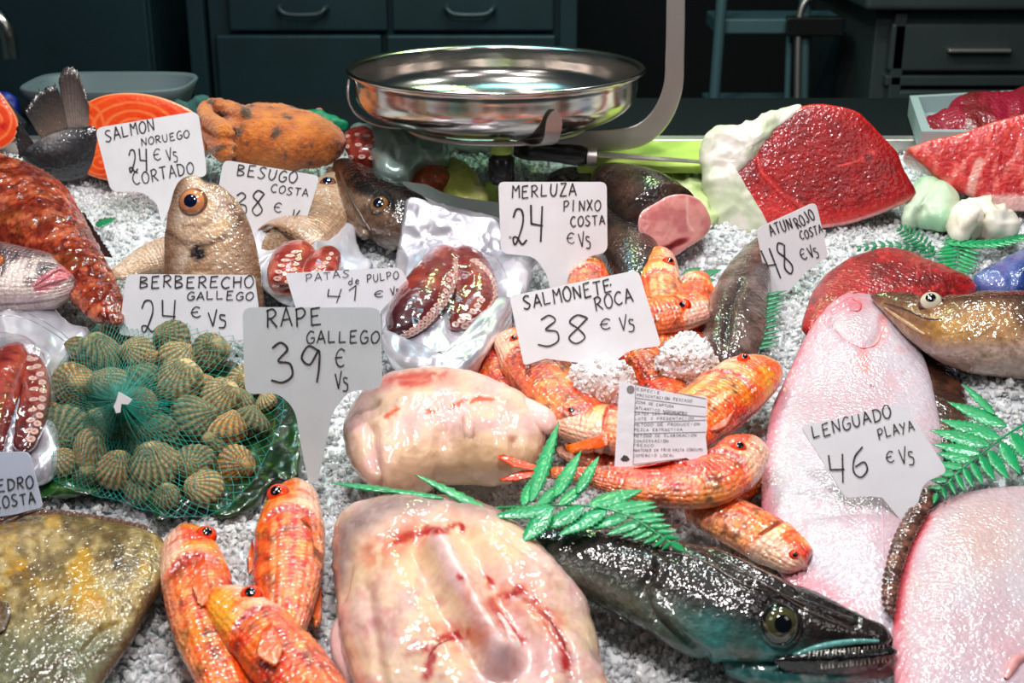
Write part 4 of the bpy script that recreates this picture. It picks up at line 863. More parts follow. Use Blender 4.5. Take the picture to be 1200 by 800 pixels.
pillow('meat', [(846, 222), (856, 204), (880, 182), (888, 162), (908, 142), (935, 126), (962, 122), (1000, 129), (1018, 143), (1040, 166), (1052, 180), (1060, 200), (1072, 222), (1071, 232), (1045, 245), (1010, 258), (975, 266), (920, 270), (880, 268), (858, 250)], M['tuna'], t, tuna_col, pl, .010, .0, (960, 200), 200, 50, 6, 2, slab=.10, disp=lambda px, py, r, tp, V: (.0020*(fbm(p2(px, py), .05, 4, 4)-.5)-.003*np.exp(-(segd(px, py, [(886, 178), (892, 200), (915, 225), (950, 262)])/3)**2)), fit=0)
def paper_c(tint=(214, 208, 196)):
    return lambda px, py, r, tp, V: mx(c255(*tint), c255(238, 234, 226), ss(.35, .65, fbm(p2(px, py), .05, 4, 3)))
def crumple(a, sc, seed):
    def f(px, py, r, tp, V):
        q = p2(px+14*fbm(p2(px, py), sc*.7, 2, seed+9), py+14*fbm(p2(px, py), sc*.7, 2, seed+5))
        n = fbm(q, sc, 2, seed); n2 = fbm(q, sc*1.9, 2, seed+2); return a*(1-2*np.abs(2*n-1)-.7*np.abs(2*n2-1)+.5)
    return f
pillow('wrapping_paper', [(824, 176), (838, 152), (866, 148), (884, 140), (905, 133), (925, 125), (938, 128), (905, 156), (892, 172), (870, 196), (850, 216), (852, 245), (880, 266), (905, 274), (880, 278), (845, 272), (832, 248), (826, 210)], M['paper'], t, paper_c((206, 214, 190)), Pl(pl.o-pl.n*.004, pl.n), .014, .02, (852, 190), 160, 30, 3, 2, disp=crumple(.0035, .045, 3), fit=0)
t = thing('tuna_block', 'lighter pink-marbled tuna belly slab at the right edge', 'fish', P(1140, 240, 0))
def tb_col(px, py, r, tp, V):
    n = fbm(p2(px+py*.3, py*.35), .16, 4, 3); n0 = fbm(p2(px, py), .05, 3, 5)
    c = mx(c255(186, 44, 48), c255(212, 84, 80), ss(.35, .6, n0)); c = mx(c, c255(240, 160, 150), ss(.5, .68, n)*.7)
    c = mx(c, c255(236, 180, 172), ss(9, 5, segd(px, py, [(1148, 190), (1140, 212), (1136, 232)])+3*n)); c = mx(c, c255(236, 196, 190), ss(.0, 8, py-(224+(1200-px)*.0)-8*(px < 1150)))
    c = mx(c, c255(226, 200, 180), (tp < -.05)*1.); return mx(c, c255(222, 110, 90), ss(.95, .99, r)*ss(200, 180, py))
plb = upright(1140, 238, .01, 22, -8)
pillow('meat', [(1064, 176), (1085, 166), (1120, 158), (1150, 148), (1180, 139), (1240, 130), (1290, 180), (1260, 240), (1200, 248), (1165, 244), (1140, 232), (1110, 218), (1085, 196)], M['tuna'], t, tb_col, plb, .008, 0, (1175, 195), 150, 40, 6, 2, slab=.05, disp=lambda px, py, r, tp, V: .003*(fbm(p2(px+py*.3, py*.35), .12, 4, 4)-.5), fit=0)
t = thing('tuna_slab', 'raw red tuna slab lying flat between pale sole and brown hake', 'fish', P(1040, 340, 0))
def ts_col(px, py, r, tp, V):
    n = fbm(p2(px*.6, py*1.6), .05, 4, 3); n2 = fbm(p2(px, py), .14, 3, 5); c = mx(c255(120, 12, 20), c255(164, 32, 38), ss(.35, .62, n)); c = mx(c, c255(222, 96, 92), ss(.56, .75, n2)*.5)
    return mx(c, c255(232, 110, 90), ss(.9, .98, r)*.35)
pillow('meat', [(940, 388), (948, 352), (962, 328), (985, 308), (1010, 297), (1040, 290), (1068, 296), (1095, 310), (1125, 322), (1145, 336), (1130, 352), (1090, 372), (1040, 385), (990, 394), (960, 400)], M['tuna'], t, ts_col, flat(.018), .024, .016, (1040, 340), 160, 50, 2.6, 2, disp=lambda px, py, r, tp, V: .0035*(fbm(p2(px*.6, py*1.6), .05, 4, 4)-.5), fit=1)
# ---- dark tail fish, centre right
def dt_col(t_, s, u, V, px, py):
    n = fbm(V, 50, 4, 3); c = mx(c255(84, 66, 60), c255(132, 112, 106), ss(.35, .7, n)); c = mx(c, c255(44, 32, 30), np.exp(-(segd(px, py, [(868, 330), (855, 362), (850, 400)])/5)**2)*.85)
    return mx(c, c255(196, 176, 166), ss(.6, .95, -s)*.8*ss(.3, .6, t_))
t = thing('hake_tail', 'grey-brown tail end of a fish pointing up behind the red mullets', 'fish', P(860, 400, 0))
sweep('body', [(900, 278, 8), (888, 296, 18), (876, 322, 27), (866, 352, 34), (860, 380, 38), (856, 404, 36), (852, 430, 26)], M['dark'], t, dt_col, .6, .002, 100, 56, .05, .1, disp=lambda t_, s, u, V, px, py: .0022*(fbm(V, 60, 3, 3)-.5)-.0045*np.exp(-(segd(px, py, [(868, 330), (855, 362), (850, 400)])/5)**2))
# ---- cut hake body
def ch_col(t_, s, u, V, px, py):
    n = fbm(V, 40, 4, 3); c = mx(c255(44, 34, 30), c255(86, 66, 56), ss(.35, .7, n)); return mx(c, c255(120, 96, 80), ss(.6, .8, fbm(V, 120, 3, 6))*.4)
t = thing('cut_hake', 'dark hake body cut across to show its pink flesh, behind the merluza card', 'fish', P(770, 260, 0))
sweep('body', [(695, 205, 12), (712, 212, 24), (735, 226, 36), (755, 240, 44), (775, 256, 46)], M['dark'], t, ch_col, .9, .0, 80, 56, .25, 0, wm=.9)
pl = upright(776, 300, 0, 14, 28)
def cf_col(px, py, r, tp, V):
    n = fbm(p2(px, py), .08, 4, 3); c = mx(c255(202, 138, 138), c255(222, 168, 162), ss(.35, .65, n)); c = mx(c, c255(236, 200, 196), np.exp(-(segd(px, py, [(805, 198+34), (806, 262), (812, 270)])/1.5)**2)*.8+ss(.93, .99, r)*.5)
    c = mx(c, c255(228, 172, 168), ss(0, 6, py-270)*.5)
    return mx(c, c255(120, 16, 24), np.exp(-(inell(px, py, 795, 284, 12, 4, -20))**4)+np.exp(-(inell(px, py, 781, 291, 9, 4, -15))**4))
pillow('cut_face', [(748, 262), (752, 248), (768, 238), (785, 229), (805, 228), (822, 236), (832, 254), (832, 268), (822, 280), (806, 290), (790, 300), (768, 298), (752, 284)], M['flesh'], t, cf_col, Pl(P(785, 262, .035)+nrm(np.array([.35, -.8, .35]))*.022, nrm(np.array([.35, -.8, .35]))), .003, .0, (790, 264), 90, 30, 6, 2, slab=.03, fit=0)
t = thing('hake', 'glossy black hake flank behind the merluza card spike and red mullets', 'fish', P(730, 290, 0))
sweep('body', [(690, 232, 18), (712, 250, 28), (728, 272, 32), (738, 295, 34), (745, 320, 28), (750, 345, 16)], M['dark'], t, ch_col, .7, .0, 80, 50, .1, .1)
t = thing('hake', 'dark hake back showing in a clear bag above the merluza card', 'fish', P(670, 215, 0))
sweep('body', [(640, 216, 8), (662, 210, 14), (680, 212, 16), (700, 222, 18), (715, 236, 14)], M['dark'], t, ch_col, .7, .0, 50, 36, .1, .1)
o = tag(pillow('plastic_bag', [(584, 232), (588, 204), (602, 186), (618, 172), (626, 176), (634, 190), (668, 192), (700, 200), (712, 216), (700, 240), (640, 246), (600, 246)], M['film'], None, (1, 1, 1), flat(.03), .02, .02, open_=True, ns=120, nr=26, disp=crumple(.003, .05, 7), fit=1), 'crumpled clear plastic bag behind the merluza card', 'bag')
# ---- hake head behind the octopus pouch
def hh_col(t_, s, u, V, px, py):
    n = fbm(V, 45, 4, 3); n2 = fbm(V, 130, 3, 4); d = ((py-228)-(px-440)*.55)
    c = mx(c255(100, 80, 66), c255(140, 120, 102), ss(.4, .7, n)); c = mx(c, c255(30, 20, 20), ss(16, 2, d+14*(n-.5)))
    c = mx(c, c255(92, 64, 56), ss(.62, .8, n2)*.5); return mx(c, c255(176, 168, 160), ss(266, 284, py)*.4)
t = thing('hake', 'hake head with dark eye, snout raised to the upper left under the scale', 'fish', P(440, 280, 0))
b = sweep('body', [(398, 189, 8), (407, 200, 17), (420, 218, 29), (438, 238, 37), (462, 254, 38), (484, 263, 32), (504, 268, 18)], M['dark'], t, hh_col, .75, .004, 110, 64, .06, .1, disp=lambda t_, s, u, V, px, py: .0025*(fbm(V, 55, 3, 3)-.5)-.0025*np.exp(-((inell(px, py, 445, 240, 12, 12)-1.05)/.25)**2), wm=.95)
tr = bvh(b); eye(t, tr, 445, 240, 11.5, (140, 106, 66), .55, (60, 48, 40), .35, pup=(16, 28, 52))
sweep('lower_jaw', [(386, 196, 5), (392, 212, 8), (401, 234, 9), (414, 258, 9), (430, 278, 7)], M['dark'], t, lambda t_, s, u, V, px, py: mx(c255(92, 74, 64), c255(150, 134, 120), fbm(V, 60, 3, 2)), .9, .022, 60, 24)
seam(t, tr, [(398, 200), (406, 222), (418, 246), (434, 270)], 3, (96, 78, 68), 'upper_lip', 'dark')
pillow('cheek', [(432, 262), (450, 258), (468, 262), (472, 280), (466, 292), (448, 286), (434, 276)], M['dark'], t, lambda px, py, r, tp, V: mx(c255(110, 92, 78), c255(160, 148, 136), fbm(p2(px, py), .1, 3, 2)), flat(.028), .008, .02, ns=50, nr=16)
# ---- breams
def br_col(seed, dark=(150, 120, 96)):
    def f(t_, s, u, V, px, py):
        n = fbm(V, 45, 4, seed); n2 = fbm(V, 150, 3, seed+2)
        c = mx(c255(206, 178, 150), c255(226, 206, 186), ss(.35, .65, n)); c = mx(c, c255(*dark), ss(.3, .75, t_)*.55*ss(.35, .6, n2+.1)); c = mx(c, c255(168, 110, 80), ss(.62, .8, n2)*.4)
        return c
    return f
t = thing('bream', 'upright bream with large round eye, head raised between two price cards', 'fish', P(240, 340, 0))
# stands nose up: built along an upright axis
def upright_fish(name, stations, m_, parent, colf, base, depth, n=90, m=50, e0=.1, e1=.03, thick=.42, disp=None, lean=.35):
    o0 = P(*base); up_ = nrm(np.array([0, lean, 1.])); pl_ = Pl(o0, nrm(np.cross([1., 0, 0], up_))*np.array([1, 1, 1]))
    if pl_.n[1] > 0: pl_.n = -pl_.n
    s = catmull(stations, n); t_ = np.linspace(0, 1, n); hw = s[:, 2].copy(); hw *= np.sqrt(np.clip(1-(1-np.clip(t_/e0, 0, 1))**2, 0, 1)); hw = np.maximum(hw, .1)
    c = hit(s[:, 0], s[:, 1], pl_.o, pl_.n); k = ((c-CAM)@fw)/F; T = nrm(np.gradient(c, axis=0)); A = nrm(np.cross(T, pl_.n)); A = A*np.sign(A[n//2, 0]); ph = np.arange(m)/m*2*np.pi
    V = c[:, None]+A[:, None]*((hw*k)[:, None]*np.cos(ph))[..., None]+pl_.n*((hw*k*thick)[:, None]*np.sin(ph))[..., None]
    TT = np.broadcast_to(t_[:, None], (n, m)); PH = np.broadcast_to(ph, (n, m)); px = proj(V)
    if disp is not None: V = V+pl_.n*disp(px[..., 0], px[..., 1])[..., None]*(np.sin(PH) > 0)[..., None]; 
    col = colf(TT, np.cos(PH), np.sin(PH), V, px[..., 0], px[..., 1]); uv = np.stack([V[..., 2], PH*.03], -1).reshape(-1, 2)/.0024
    return mesh(name, V.reshape(-1, 3), grid_faces(n, m), m_, parent, col.reshape(-1, 3), uv)
def b1c(t_, s, u, V, px, py):
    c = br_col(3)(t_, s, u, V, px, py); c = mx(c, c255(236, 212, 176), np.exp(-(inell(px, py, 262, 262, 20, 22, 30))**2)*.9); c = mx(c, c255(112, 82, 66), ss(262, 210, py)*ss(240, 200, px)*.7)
    c = mx(c, c255(34, 26, 26), ss(1.1, .7, inell(px, py, 232, 296, 9, 11)+.6*(fbm(p2(px, py), .2, 3, 2)-.5)))
    c = mx(c, c255(146, 118, 90), ss(300, 320, py)*(.5+.5*np.sin(py*.9))*.6); return mx(c, c255(128, 96, 88), np.exp(-(segd(px, py, [(268, 238), (284, 258), (290, 270)])/5)**2)*.7)
_b1 = b1c
def b1c(t_, s, u, V, px, py):
    c = _b1(t_, s, u, V, px, py); c = mx(c, c255(96, 76, 64), np.exp(-(segd(px, py, [(286, 250), (272, 272), (246, 286), (214, 284), (194, 270)])/2.6)**2)*.7+np.exp(-(segd(px, py, [(262, 232), (256, 252), (238, 264), (216, 264)])/2)**2)*.4)
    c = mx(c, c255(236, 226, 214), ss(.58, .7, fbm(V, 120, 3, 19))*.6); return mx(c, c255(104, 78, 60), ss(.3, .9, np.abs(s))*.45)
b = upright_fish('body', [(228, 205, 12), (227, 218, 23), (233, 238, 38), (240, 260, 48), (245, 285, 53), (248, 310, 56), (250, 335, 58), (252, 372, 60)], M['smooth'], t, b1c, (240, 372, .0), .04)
tr = bvh(b); eye(t, tr, 226, 237, 16.5, (206, 150, 110), .46, (130, 98, 76), .4, pup=(22, 28, 58))
t = thing('bream', 'bream tail section lying left of the upright bream', 'fish', P(165, 310, 0))
sweep('body', [(132, 324, 8), (150, 316, 12), (172, 306, 18), (196, 300, 24), (225, 300, 30), (270, 330, 34)], M['fish'], t, br_col(5, (128, 84, 60)), .55, .002, 70, 40, .05, .05)
t = thing('bream', 'silvery bream partly hidden behind the besugo card and hake jaw', 'fish', P(375, 250, 0))
b = sweep('body', [(404, 205, 16), (394, 220, 26), (378, 244, 34), (362, 266, 38), (335, 290, 38)], M['fish'], t, br_col(8), .6, .004, 80, 50, .15, .05)
tr = bvh(b); eye(t, tr, 384, 214, 9, (150, 110, 76), .6, (110, 90, 76), .3, pup=(20, 30, 60))
t = thing('bream', 'grey bream face with pink lips poking in at the left edge', 'fish', P(20, 350, 0))
def bf_c(t_, s, u, V, px, py):
    n = fbm(V, 45, 4, 6); c = mx(c255(196, 176, 176), c255(224, 210, 204), ss(.35, .65, n)); c = mx(c, c255(84, 66, 68), ss(.45, .62, fbm(V, 70, 3, 8))*ss(345, 320, py)*.9); c = mx(c, c255(110, 88, 92), ss(308, 296, py)*.7)
    return mx(c, c255(206, 120, 130), ss(12, 5, segd(px, py, [(48, 334), (62, 326), (76, 318)])))
b = sweep('body', [(76, 330, 24), (66, 331, 31), (48, 331, 37), (20, 330, 42), (-20, 328, 48), (-70, 326, 50)], M['fish'], t, bf_c, .7, .014, 90, 60, .12, .05)
tr = bvh(b); seam(t, tr, [(40, 338), (54, 332), (70, 328), (77, 326)], 3.2, (196, 136, 142), 'lower_lip', 'smooth'); seam(t, tr, [(42, 334), (56, 322), (68, 316), (76, 318)], 3.2, (184, 120, 128), 'upper_lip', 'smooth'); eye(t, tr, -4, 306, 9, (190, 120, 80), .5, (120, 90, 80), .35)
# ---- scorpionfish
def sc_col(t_, s, u, V, px, py):
    n = fbm(V, 70, 4, 3); n2 = fbm(V, 180, 4, 5); n3 = fbm(V, 25, 3, 7)
    c = mx(c255(128, 50, 26), c255(170, 86, 54), ss(.35, .6, n)); c = mx(c, c255(96, 26, 14), ss(.5, .62, n2)*.8); c = mx(c, c255(214, 144, 116), ss(.56, .68, n)*.65); return mx(c, c255(128, 78, 30), ss(.55, .7, n3)*.5)
t = thing('scorpionfish', 'bumpy red-brown mottled scorpionfish at the left edge', 'fish', P(50, 300, 0))
b = sweep('body', [(-80, 222, 50), (-30, 232, 58), (15, 250, 60), (48, 276, 50), (78, 304, 38), (102, 332, 30), (122, 360, 22), (140, 380, 12)], M['rough'], t, sc_col, .6, .004, 200, 110, .05, .08, disp=lambda t_, s, u, V, px, py: .006*(fbm(V, 90, 4, 3)-.45)+.002*(noise(V, 380, 8)-.5))
tr = bvh(b)
fin(t, [(112, 306), (120, 318)], [(114, 318), (128, 318), (132, 330)], .030, .034, (232, 112, 24), (244, 140, 40), name='orange_fin')
fin(t, [(88, 252), (104, 276), (122, 300)], [(98, 248), (114, 272), (133, 302)], .024, .028, (74, 32, 22), (44, 26, 22), name='dorsal_fin', n=30, rag=.3)
# ---- salmon
def sal_col(cx, cy, rx, ry, a, bands):
    def f(px, py, r, tp, V):
        q = p2(px, py); n = fbm(q, .05, 3, 2); c = mx(c255(228, 84, 28), c255(236, 104, 44), ss(.3, .7, n)); e = 0
        for x, y, u_, v_, k in bands: e = np.maximum(e, ss(.62, .95, .5+.5*np.sin(inell(px, py, x, y, u_, v_)*k+1.5*n))*ss(1.15, .85, inell(px, py, x, y, u_, v_)))
        c = mx(c, c255(250, 160, 110), e*.75); c = mx(c, c255(248, 190, 160), ss(.955, .985, r)*.8)
        return mx(c, c255(70, 72, 76), (tp < -.1)*1.)
    return f
t = thing('salmon_piece', 'thick orange salmon cut with white fat rings behind the salmon card', 'fish', P(150, 215, 0))
pl = upright(150, 216, .0, 12, -6)
pillow('meat', [(72, 165), (78, 145), (95, 125), (118, 113), (145, 109), (175, 111), (205, 120), (232, 136), (240, 160), (236, 190), (205, 208), (165, 214), (128, 212), (98, 202), (80, 186)], M['salmon'], t, sal_col(150, 160, 80, 50, 0, [(156, 150, 62, 40, 26), (118, 190, 34, 26, 24), (100, 150, 26, 34, 16)]), pl, .004, 0, (150, 163), 180, 90, 8, 2, slab=.075, fit=0)
t = thing('salmon_piece', 'cut salmon steak edge at the far left, above the scorpionfish', 'fish', P(-10, 175, 0))
pillow('meat', [(-60, 120), (-30, 96), (-5, 104), (10, 122), (20, 142), (18, 160), (6, 172), (-20, 178), (-55, 170)], M['salmon'], t, lambda px, py, r, tp, V: mx(sal_col(0, 0, 0, 0, 0, [(-10, 142, 34, 34, 20)])(px, py, r, tp, V), c255(190, 24, 10), np.exp(-(inell(px, py, 3, 148, 5, 4))**2)), upright(-10, 178, 0, 14, 10), .004, 0, (-15, 140), 100, 50, 8, 2, slab=.05, fit=0)
pillow('belly_strip', [(-20, 178), (-2, 178), (5, 186), (3, 192), (-20, 192)], M['salmon'], t, c255(246, 150, 110), upright(-10, 192, 0, 14, 10), .004, .01, ns=30, nr=8)
t = thing('salmon_tail', 'dark grey salmon tail fin standing up beside the salmon cut', 'fish', P(75, 200, 0))
pu = upright(78, 214, 0, 5, 10)
o = pillow('tail_stem', [(118, 150), (90, 149), (64, 155), (42, 166), (26, 180), (34, 196), (62, 212), (98, 208), (118, 190)], M['dark'], t, lambda px, py, r, tp, V: mx(c255(44, 46, 52), c255(150, 146, 146), ss(185, 155, py+18*(fbm(p2(px, py), .1, 3, 2)-.5))*ss(108, 60, px+0*py)), pu, .012, .012, ns=90, nr=26)
fin(t, [(50, 166), (66, 158), (84, 152)], [(28, 128), (46, 104), (66, 98)], 0, 0, (150, 134, 122), (50, 48, 50), name='tail_fin', pl=Pl(pu.o+pu.n*.002, pu.n), rag=.12, ridge=.0015, n=31)
fin(t, [(80, 154), (94, 152), (104, 152)], [(68, 94), (76, 78), (92, 86), (104, 122)], 0, 0, (176, 164, 156), (84, 74, 74), name='tail_fin', pl=Pl(pu.o+pu.n*.003, pu.n), rag=.06, ridge=.0015, n=25)
fin(t, [(40, 168), (32, 180)], [(22, 140), (18, 160), (22, 186)], 0, 0, (60, 62, 64), (44, 44, 48), name='lower_fin', pl=Pl(pu.o-pu.n*.002, pu.n), rag=.15)
# ================================================================== cockles in a net on a leaf
def leaf_c(px, py, r, tp, V):
    q = p2(px, py); n = fbm(q, .03, 4, 3); c = mx(c255(14, 44, 16), c255(34, 84, 28), ss(.35, .65, n)); c = mx(c, c255(72, 120, 48), ss(.62, .75, fbm(q, .1, 3, 5))*.5)
    d = np.full(px.shape, 99.)
    for L_ in ([(150, 590), (250, 560), (350, 500)], [(300, 540), (318, 575)], [(330, 515), (352, 540)], [(285, 555), (300, 520)], [(262, 562), (278, 590)], [(320, 520), (322, 490)], [(60, 570), (120, 575)], [(300, 535), (340, 560)], [(306, 558), (330, 566)]): d = np.minimum(d, segd(px+4*(n-.5), py, L_))
    return mx(c, c255(110, 140, 76), ss(1.3, .5, d)*.7)
t = thing('savoy_leaf', 'dark green crinkled savoy leaf spread beneath the netted cockles', 'leaf', P(200, 570, 0))
pillow('leaf_blade', [(45, 582), (44, 540), (60, 500), (100, 440), (180, 410), (260, 420), (320, 450), (350, 468), (354, 500), (352, 540), (348, 562), (318, 566), (300, 590), (278, 602), (258, 606), (250, 592), (225, 592), (205, 604), (186, 612), (180, 598), (172, 584), (150, 576), (125, 574), (100, 580), (70, 578)], M['leaf'], t, leaf_c, flat(.008), .002, .001, (200, 500), 240, 60, 2, 2,
       disp=lambda px, py, r, tp, V: (.007*ss(.55, 1., r)*(fbm(p2(px, py), .045, 3, 8)-.35)*2+.0022*(fbm(p2(px, py), .11, 3, 2)-.5)), fit=0)
for L_, r in (([(150, 592), (200, 582), (260, 562), (310, 530), (352, 500)], 1.5), ([(300, 538), (312, 560), (318, 574)], 1.), ([(330, 515), (345, 530), (352, 542)], 1.)): pass
def cockle_mesh(seed, cols):
    nl, na = 64, 34; la = np.linspace(0, np.pi, na)[:, None]; lo = (np.arange(nl)/nl*2*np.pi)[None]
    x = np.sin(la)*np.cos(lo); y = np.sin(la)*np.sin(lo); z = np.cos(la)*np.ones_like(lo)
    X = x*1.0; Y = y*.93+.07*(1-x*x); um = np.exp(-((x/.42)**2+((y-.72)/.34)**2)); Z = np.sign(z)*np.abs(z)**.85*.66
    Z = Z*(1+.25*um)+np.sign(z)*.12*um*np.abs(z)**.3; Y = Y+.10*um
    ang = np.arctan2(x, 1.02-y); rib = np.cos(ang*34); dist = np.hypot(x, 1.02-y); k = ss(.15, .5, dist)
    seam_ = np.exp(-(z/.07)**2); g = 1+.026*rib*k-.045*seam_*ss(-.9, -.3, -y); growth = .5+.5*np.sin(dist*26+seed)
    g = g+.008*growth; V = np.stack([X*g, Y*g, Z*g], -1); q = V+seed*3.1; n = fbm(q, 1.8, 4, seed); n2 = fbm(q, 7, 3, seed+2)
    c = mx(cols[0], cols[1], ss(.35, .65, n)); c = mx(c, cols[2], (.5-.5*rib)*k*.75); c = mx(c, cols[3], ss(.55, .75, n2)*.5); c = mx(c, cols[2], seam_*.7); c = mx(c, cols[2], (growth < .12)*.35)
    c = mx(c, cols[1], np.exp(-(dist/.3)**2)*.6)
    return V.reshape(-1, 3), grid_faces(na, nl), c.reshape(-1, 3)
CS = [(c255(224, 198, 144), c255(236, 214, 168), c255(88, 70, 42), c255(150, 124, 76)), (c255(176, 164, 116), c255(200, 182, 136), c255(58, 56, 38), c255(132, 130, 90)), (c255(234, 186, 116), c255(240, 208, 156), c255(96, 66, 36), c255(178, 120, 60))]
CM = []
for k, cs in enumerate(CS):
    V, Fc, c = cockle_mesh(k+1, cs); o = mesh('cockle', V, Fc, M['shell'], None, c, loc=(0, 0, 0)); CM.append(o.data); bpy.data.objects.remove(o)
CK = [(146, 383, 22, 0, 20, 'tan cockle at the very top of the netted heap'), (204, 398, 20, 1, 70, 'dark cockle below the berberecho card, second down the right slope'), (244, 414, 21, 1, -50, 'brown ribbed cockle at the upper right of the heap'),
 (92, 414, 17, 1, 60, 'half hidden striped cockle at the upper left of the heap'), (121, 417, 24, 1, 10, 'large ribbed cockle at the upper left, right below the top one'), (163, 413, 17, 0, 80, 'cockle showing its rounded beaks below the topmost cockle'), (178, 422, 10, 2, 30, 'tiny pale cockle wedged between larger ones near the top'),
 (206, 423, 20, 0, -70, 'cockle lying sideways beneath the dark upper one'), (165, 445, 20, 1, 120, 'dark cockle right of the white label, above it'), (207, 449, 26, 0, -25, 'largest pale cockle, upper middle right of the heap'), (237, 447, 12, 2, 40, 'small orange-brown cockle beside the largest pale one'),
 (84, 454, 25, 2, -60, 'tan cockle with strong dark grooves on the left side of the heap'), (131, 452, 23, 0, 85, 'cockle directly above the white label under dense net'), (256, 467, 22, 0, -55, 'ribbed tan cockle on the right side of the heap'), (283, 447, 20, 0, -80, 'cockle tucked against the rape card at right'),
 (166, 474, 18, 2, 20, 'yellowish cockle just right of the white label'), (224, 491, 24, 1, -100, 'dark grey-green cockle right of the heap centre'), (264, 505, 22, 2, 95, 'pale orange cockle at lower right with its seam facing up'), (294, 497, 20, 1, -85, 'dark edge-on cockle at the right rim of the heap'),
 (53, 487, 16, 2, 30, 'yellow cockle at the far left rim of the heap'), (79, 500, 25, 1, 150, 'large dark cockle on the left under the gathered net'), (120, 501, 20, 1, 20, 'shadowed cockle straight below the white label'), (188, 509, 21, 1, 60, 'green tinted cockle below centre of the heap'),
 (104, 528, 23, 2, -110, 'golden brown cockle at lower left of the heap'), (75, 545, 17, 0, 40, 'cockle at the bottom left rim partly in shade'), (137, 553, 21, 2, -20, 'orange topped cockle near the bottom of the heap'), (182, 548, 26, 0, 10, 'fan shaped pale cockle at the bottom middle of the heap'),
 (226, 541, 22, 1, 200, 'dark cockle between the fan shaped one and the right rim'), (274, 544, 20, 2, -90, 'amber edged cockle at the lower right rim'), (242, 572, 21, 0, 100, 'flat lying cockle at the bottom right, seam towards the leaf'), (195, 584, 15, 1, 0, 'dark green cockle lowest in the heap, against the leaf edge'),
 (312, 472, 11, 0, 60, 'small cockle peeping out beside the rape card neck')]
LOW = [(150, 425, 18, 1, 30, 'dark cockle glimpsed near the top of the heap'), (230, 470, 18, 1, 30, 'dark cockle glimpsed deep at right of centre of the heap'), (110, 475, 18, 1, 60, 'dark cockle glimpsed deep beside the white label of the heap'), (150, 520, 20, 1, 0, 'dark cockle glimpsed deep below the white label of the heap'), (250, 525, 18, 1, 0, 'dark cockle glimpsed deep at the lower right of the heap'), (200, 475, 20, 1, 0, 'dark cockle glimpsed deep behind the largest pale cockle of the heap'), (280, 475, 16, 1, 0, 'dark cockle glimpsed deep at the right rim of the heap'), (165, 575, 16, 1, 0, 'dark cockle glimpsed deep at the bottom rim of the heap'), (105, 560, 16, 1, 0, 'dark cockle glimpsed deep at the lower left rim of the heap')]
SPH = []
for i, (x, y, r, k, rot, lab) in enumerate(CK+LOW):
    w = .012+.034*math.exp(-((x-165)/95)**2-((y-475)/75)**2)
    if 'glimpsed' in lab: w = .012
    c = P(x, y, w); rm = r*1.2*((c-CAM)@fw)/F
    if w < rm*.72: w = rm*.72; c = P(x, y, w)
    o = bpy.data.objects.new('cockle', CM[k]); COL.objects.link(o); tag(o, lab, 'cockle', 'cockles in the teal net'); o.location = c; o.scale = (rm, rm*.98, rm*.95)
    v = -fw*.75+NV*.5; z = Vector(nrm(v+rng.normal(size=3)*.5)); q = z.to_track_quat('Z', 'Y'); o.rotation_mode = 'QUATERNION'
    o.rotation_quaternion = q @ Matrix.Rotation(R(rot), 3, 'Z').to_quaternion(); SPH.append((c, rm))
KN = np.array([141., 470.]); bd = catmull([(332, 470), (312, 415), (300, 385), (235, 372), (150, 358), (100, 392), (66, 430), (40, 470), (36, 510), (66, 562), (130, 584), (200, 604), (262, 598), (306, 545)], 200, True)
ba = np.arctan2(bd[:, 1]-KN[1], bd[:, 0]-KN[0]); od = np.argsort(ba); ba = ba[od]; br_ = np.hypot(*(bd-KN).T)[od]
NS_, NR_ = 88, 27
f = np.linspace(0, 1, NR_); f = .015+.985*f**1.05
TH = (np.arange(NS_)[None]+.5*(np.arange(NR_) % 2)[:, None])/NS_*2*np.pi-np.pi; RB = np.interp(TH, ba, br_, period=2*np.pi)
PX = KN[0]+np.cos(TH)*RB*f[:, None]; PY = KN[1]+np.sin(TH)*RB*f[:, None]
PX = PX+2.2*(fbm(p2(PX, PY), .05, 2, 3)-.5)*4*f[:, None]; PY = PY+2.2*(fbm(p2(PX, PY), .05, 2, 7)-.5)*4*f[:, None]
rr = nrm(ray(PX, PY)); tt = np.full(PX.shape, 1e9)
for c, r in SPH:
    b = rr@(c-CAM); d2 = ((c-CAM)@(c-CAM))-b*b; r2 = (r*1.06)**2; ok = d2 < r2; tt = np.where(ok, np.minimum(tt, b-np.sqrt(np.maximum(r2-d2, 0))), tt)
g0 = P(PX, PY, .012); tg = ((g0-CAM)*rr).sum(-1); tt = np.where(tt > 1e8, tg-.006, tt)
for _ in range(6):
    av = (np.roll(tt, 1, 1)+np.roll(tt, -1, 1)+np.vstack([tt[:1], tt[:-1]])+np.vstack([tt[1:], tt[-1:]]))/4; tt = np.minimum(tt, av+.0005)
tk = tt[6:14].min()-.004; kf = np.exp(-(f/.10)**2)[:, None]; tt = tt*(1-kf)+tk*kf
NP_ = CAM+rr*(tt-.0012)[..., None]
segs = []
for i in range(NR_-1):
    for j in range(NS_):
        e = i % 2; segs.append((NP_[i, j], NP_[i+1, j])); segs.append((NP_[i, j], NP_[i+1, (j+(1 if e else -1)) % NS_]))
for j in range(NS_): segs.append((NP_[-1, j], NP_[-1, (j+1) % NS_]))
a = np.array([s[0] for s in segs]); b = np.array([s[1] for s in segs]); d = nrm(b-a); u = nrm(np.cross(d, [.3, .2, .9])); v = np.cross(d, u); rw = .00026
V = np.stack([p+(u*math.cos(k)+v*math.sin(k))*rw for p in (a, b) for k in (0, 2.094, 4.189)], 1); Fb = np.array([[0, 1, 4, 3], [1, 2, 5, 4], [2, 0, 3, 5]]); Fc = (Fb[None]+6*np.arange(len(a))[:, None, None]).reshape(-1, 4)
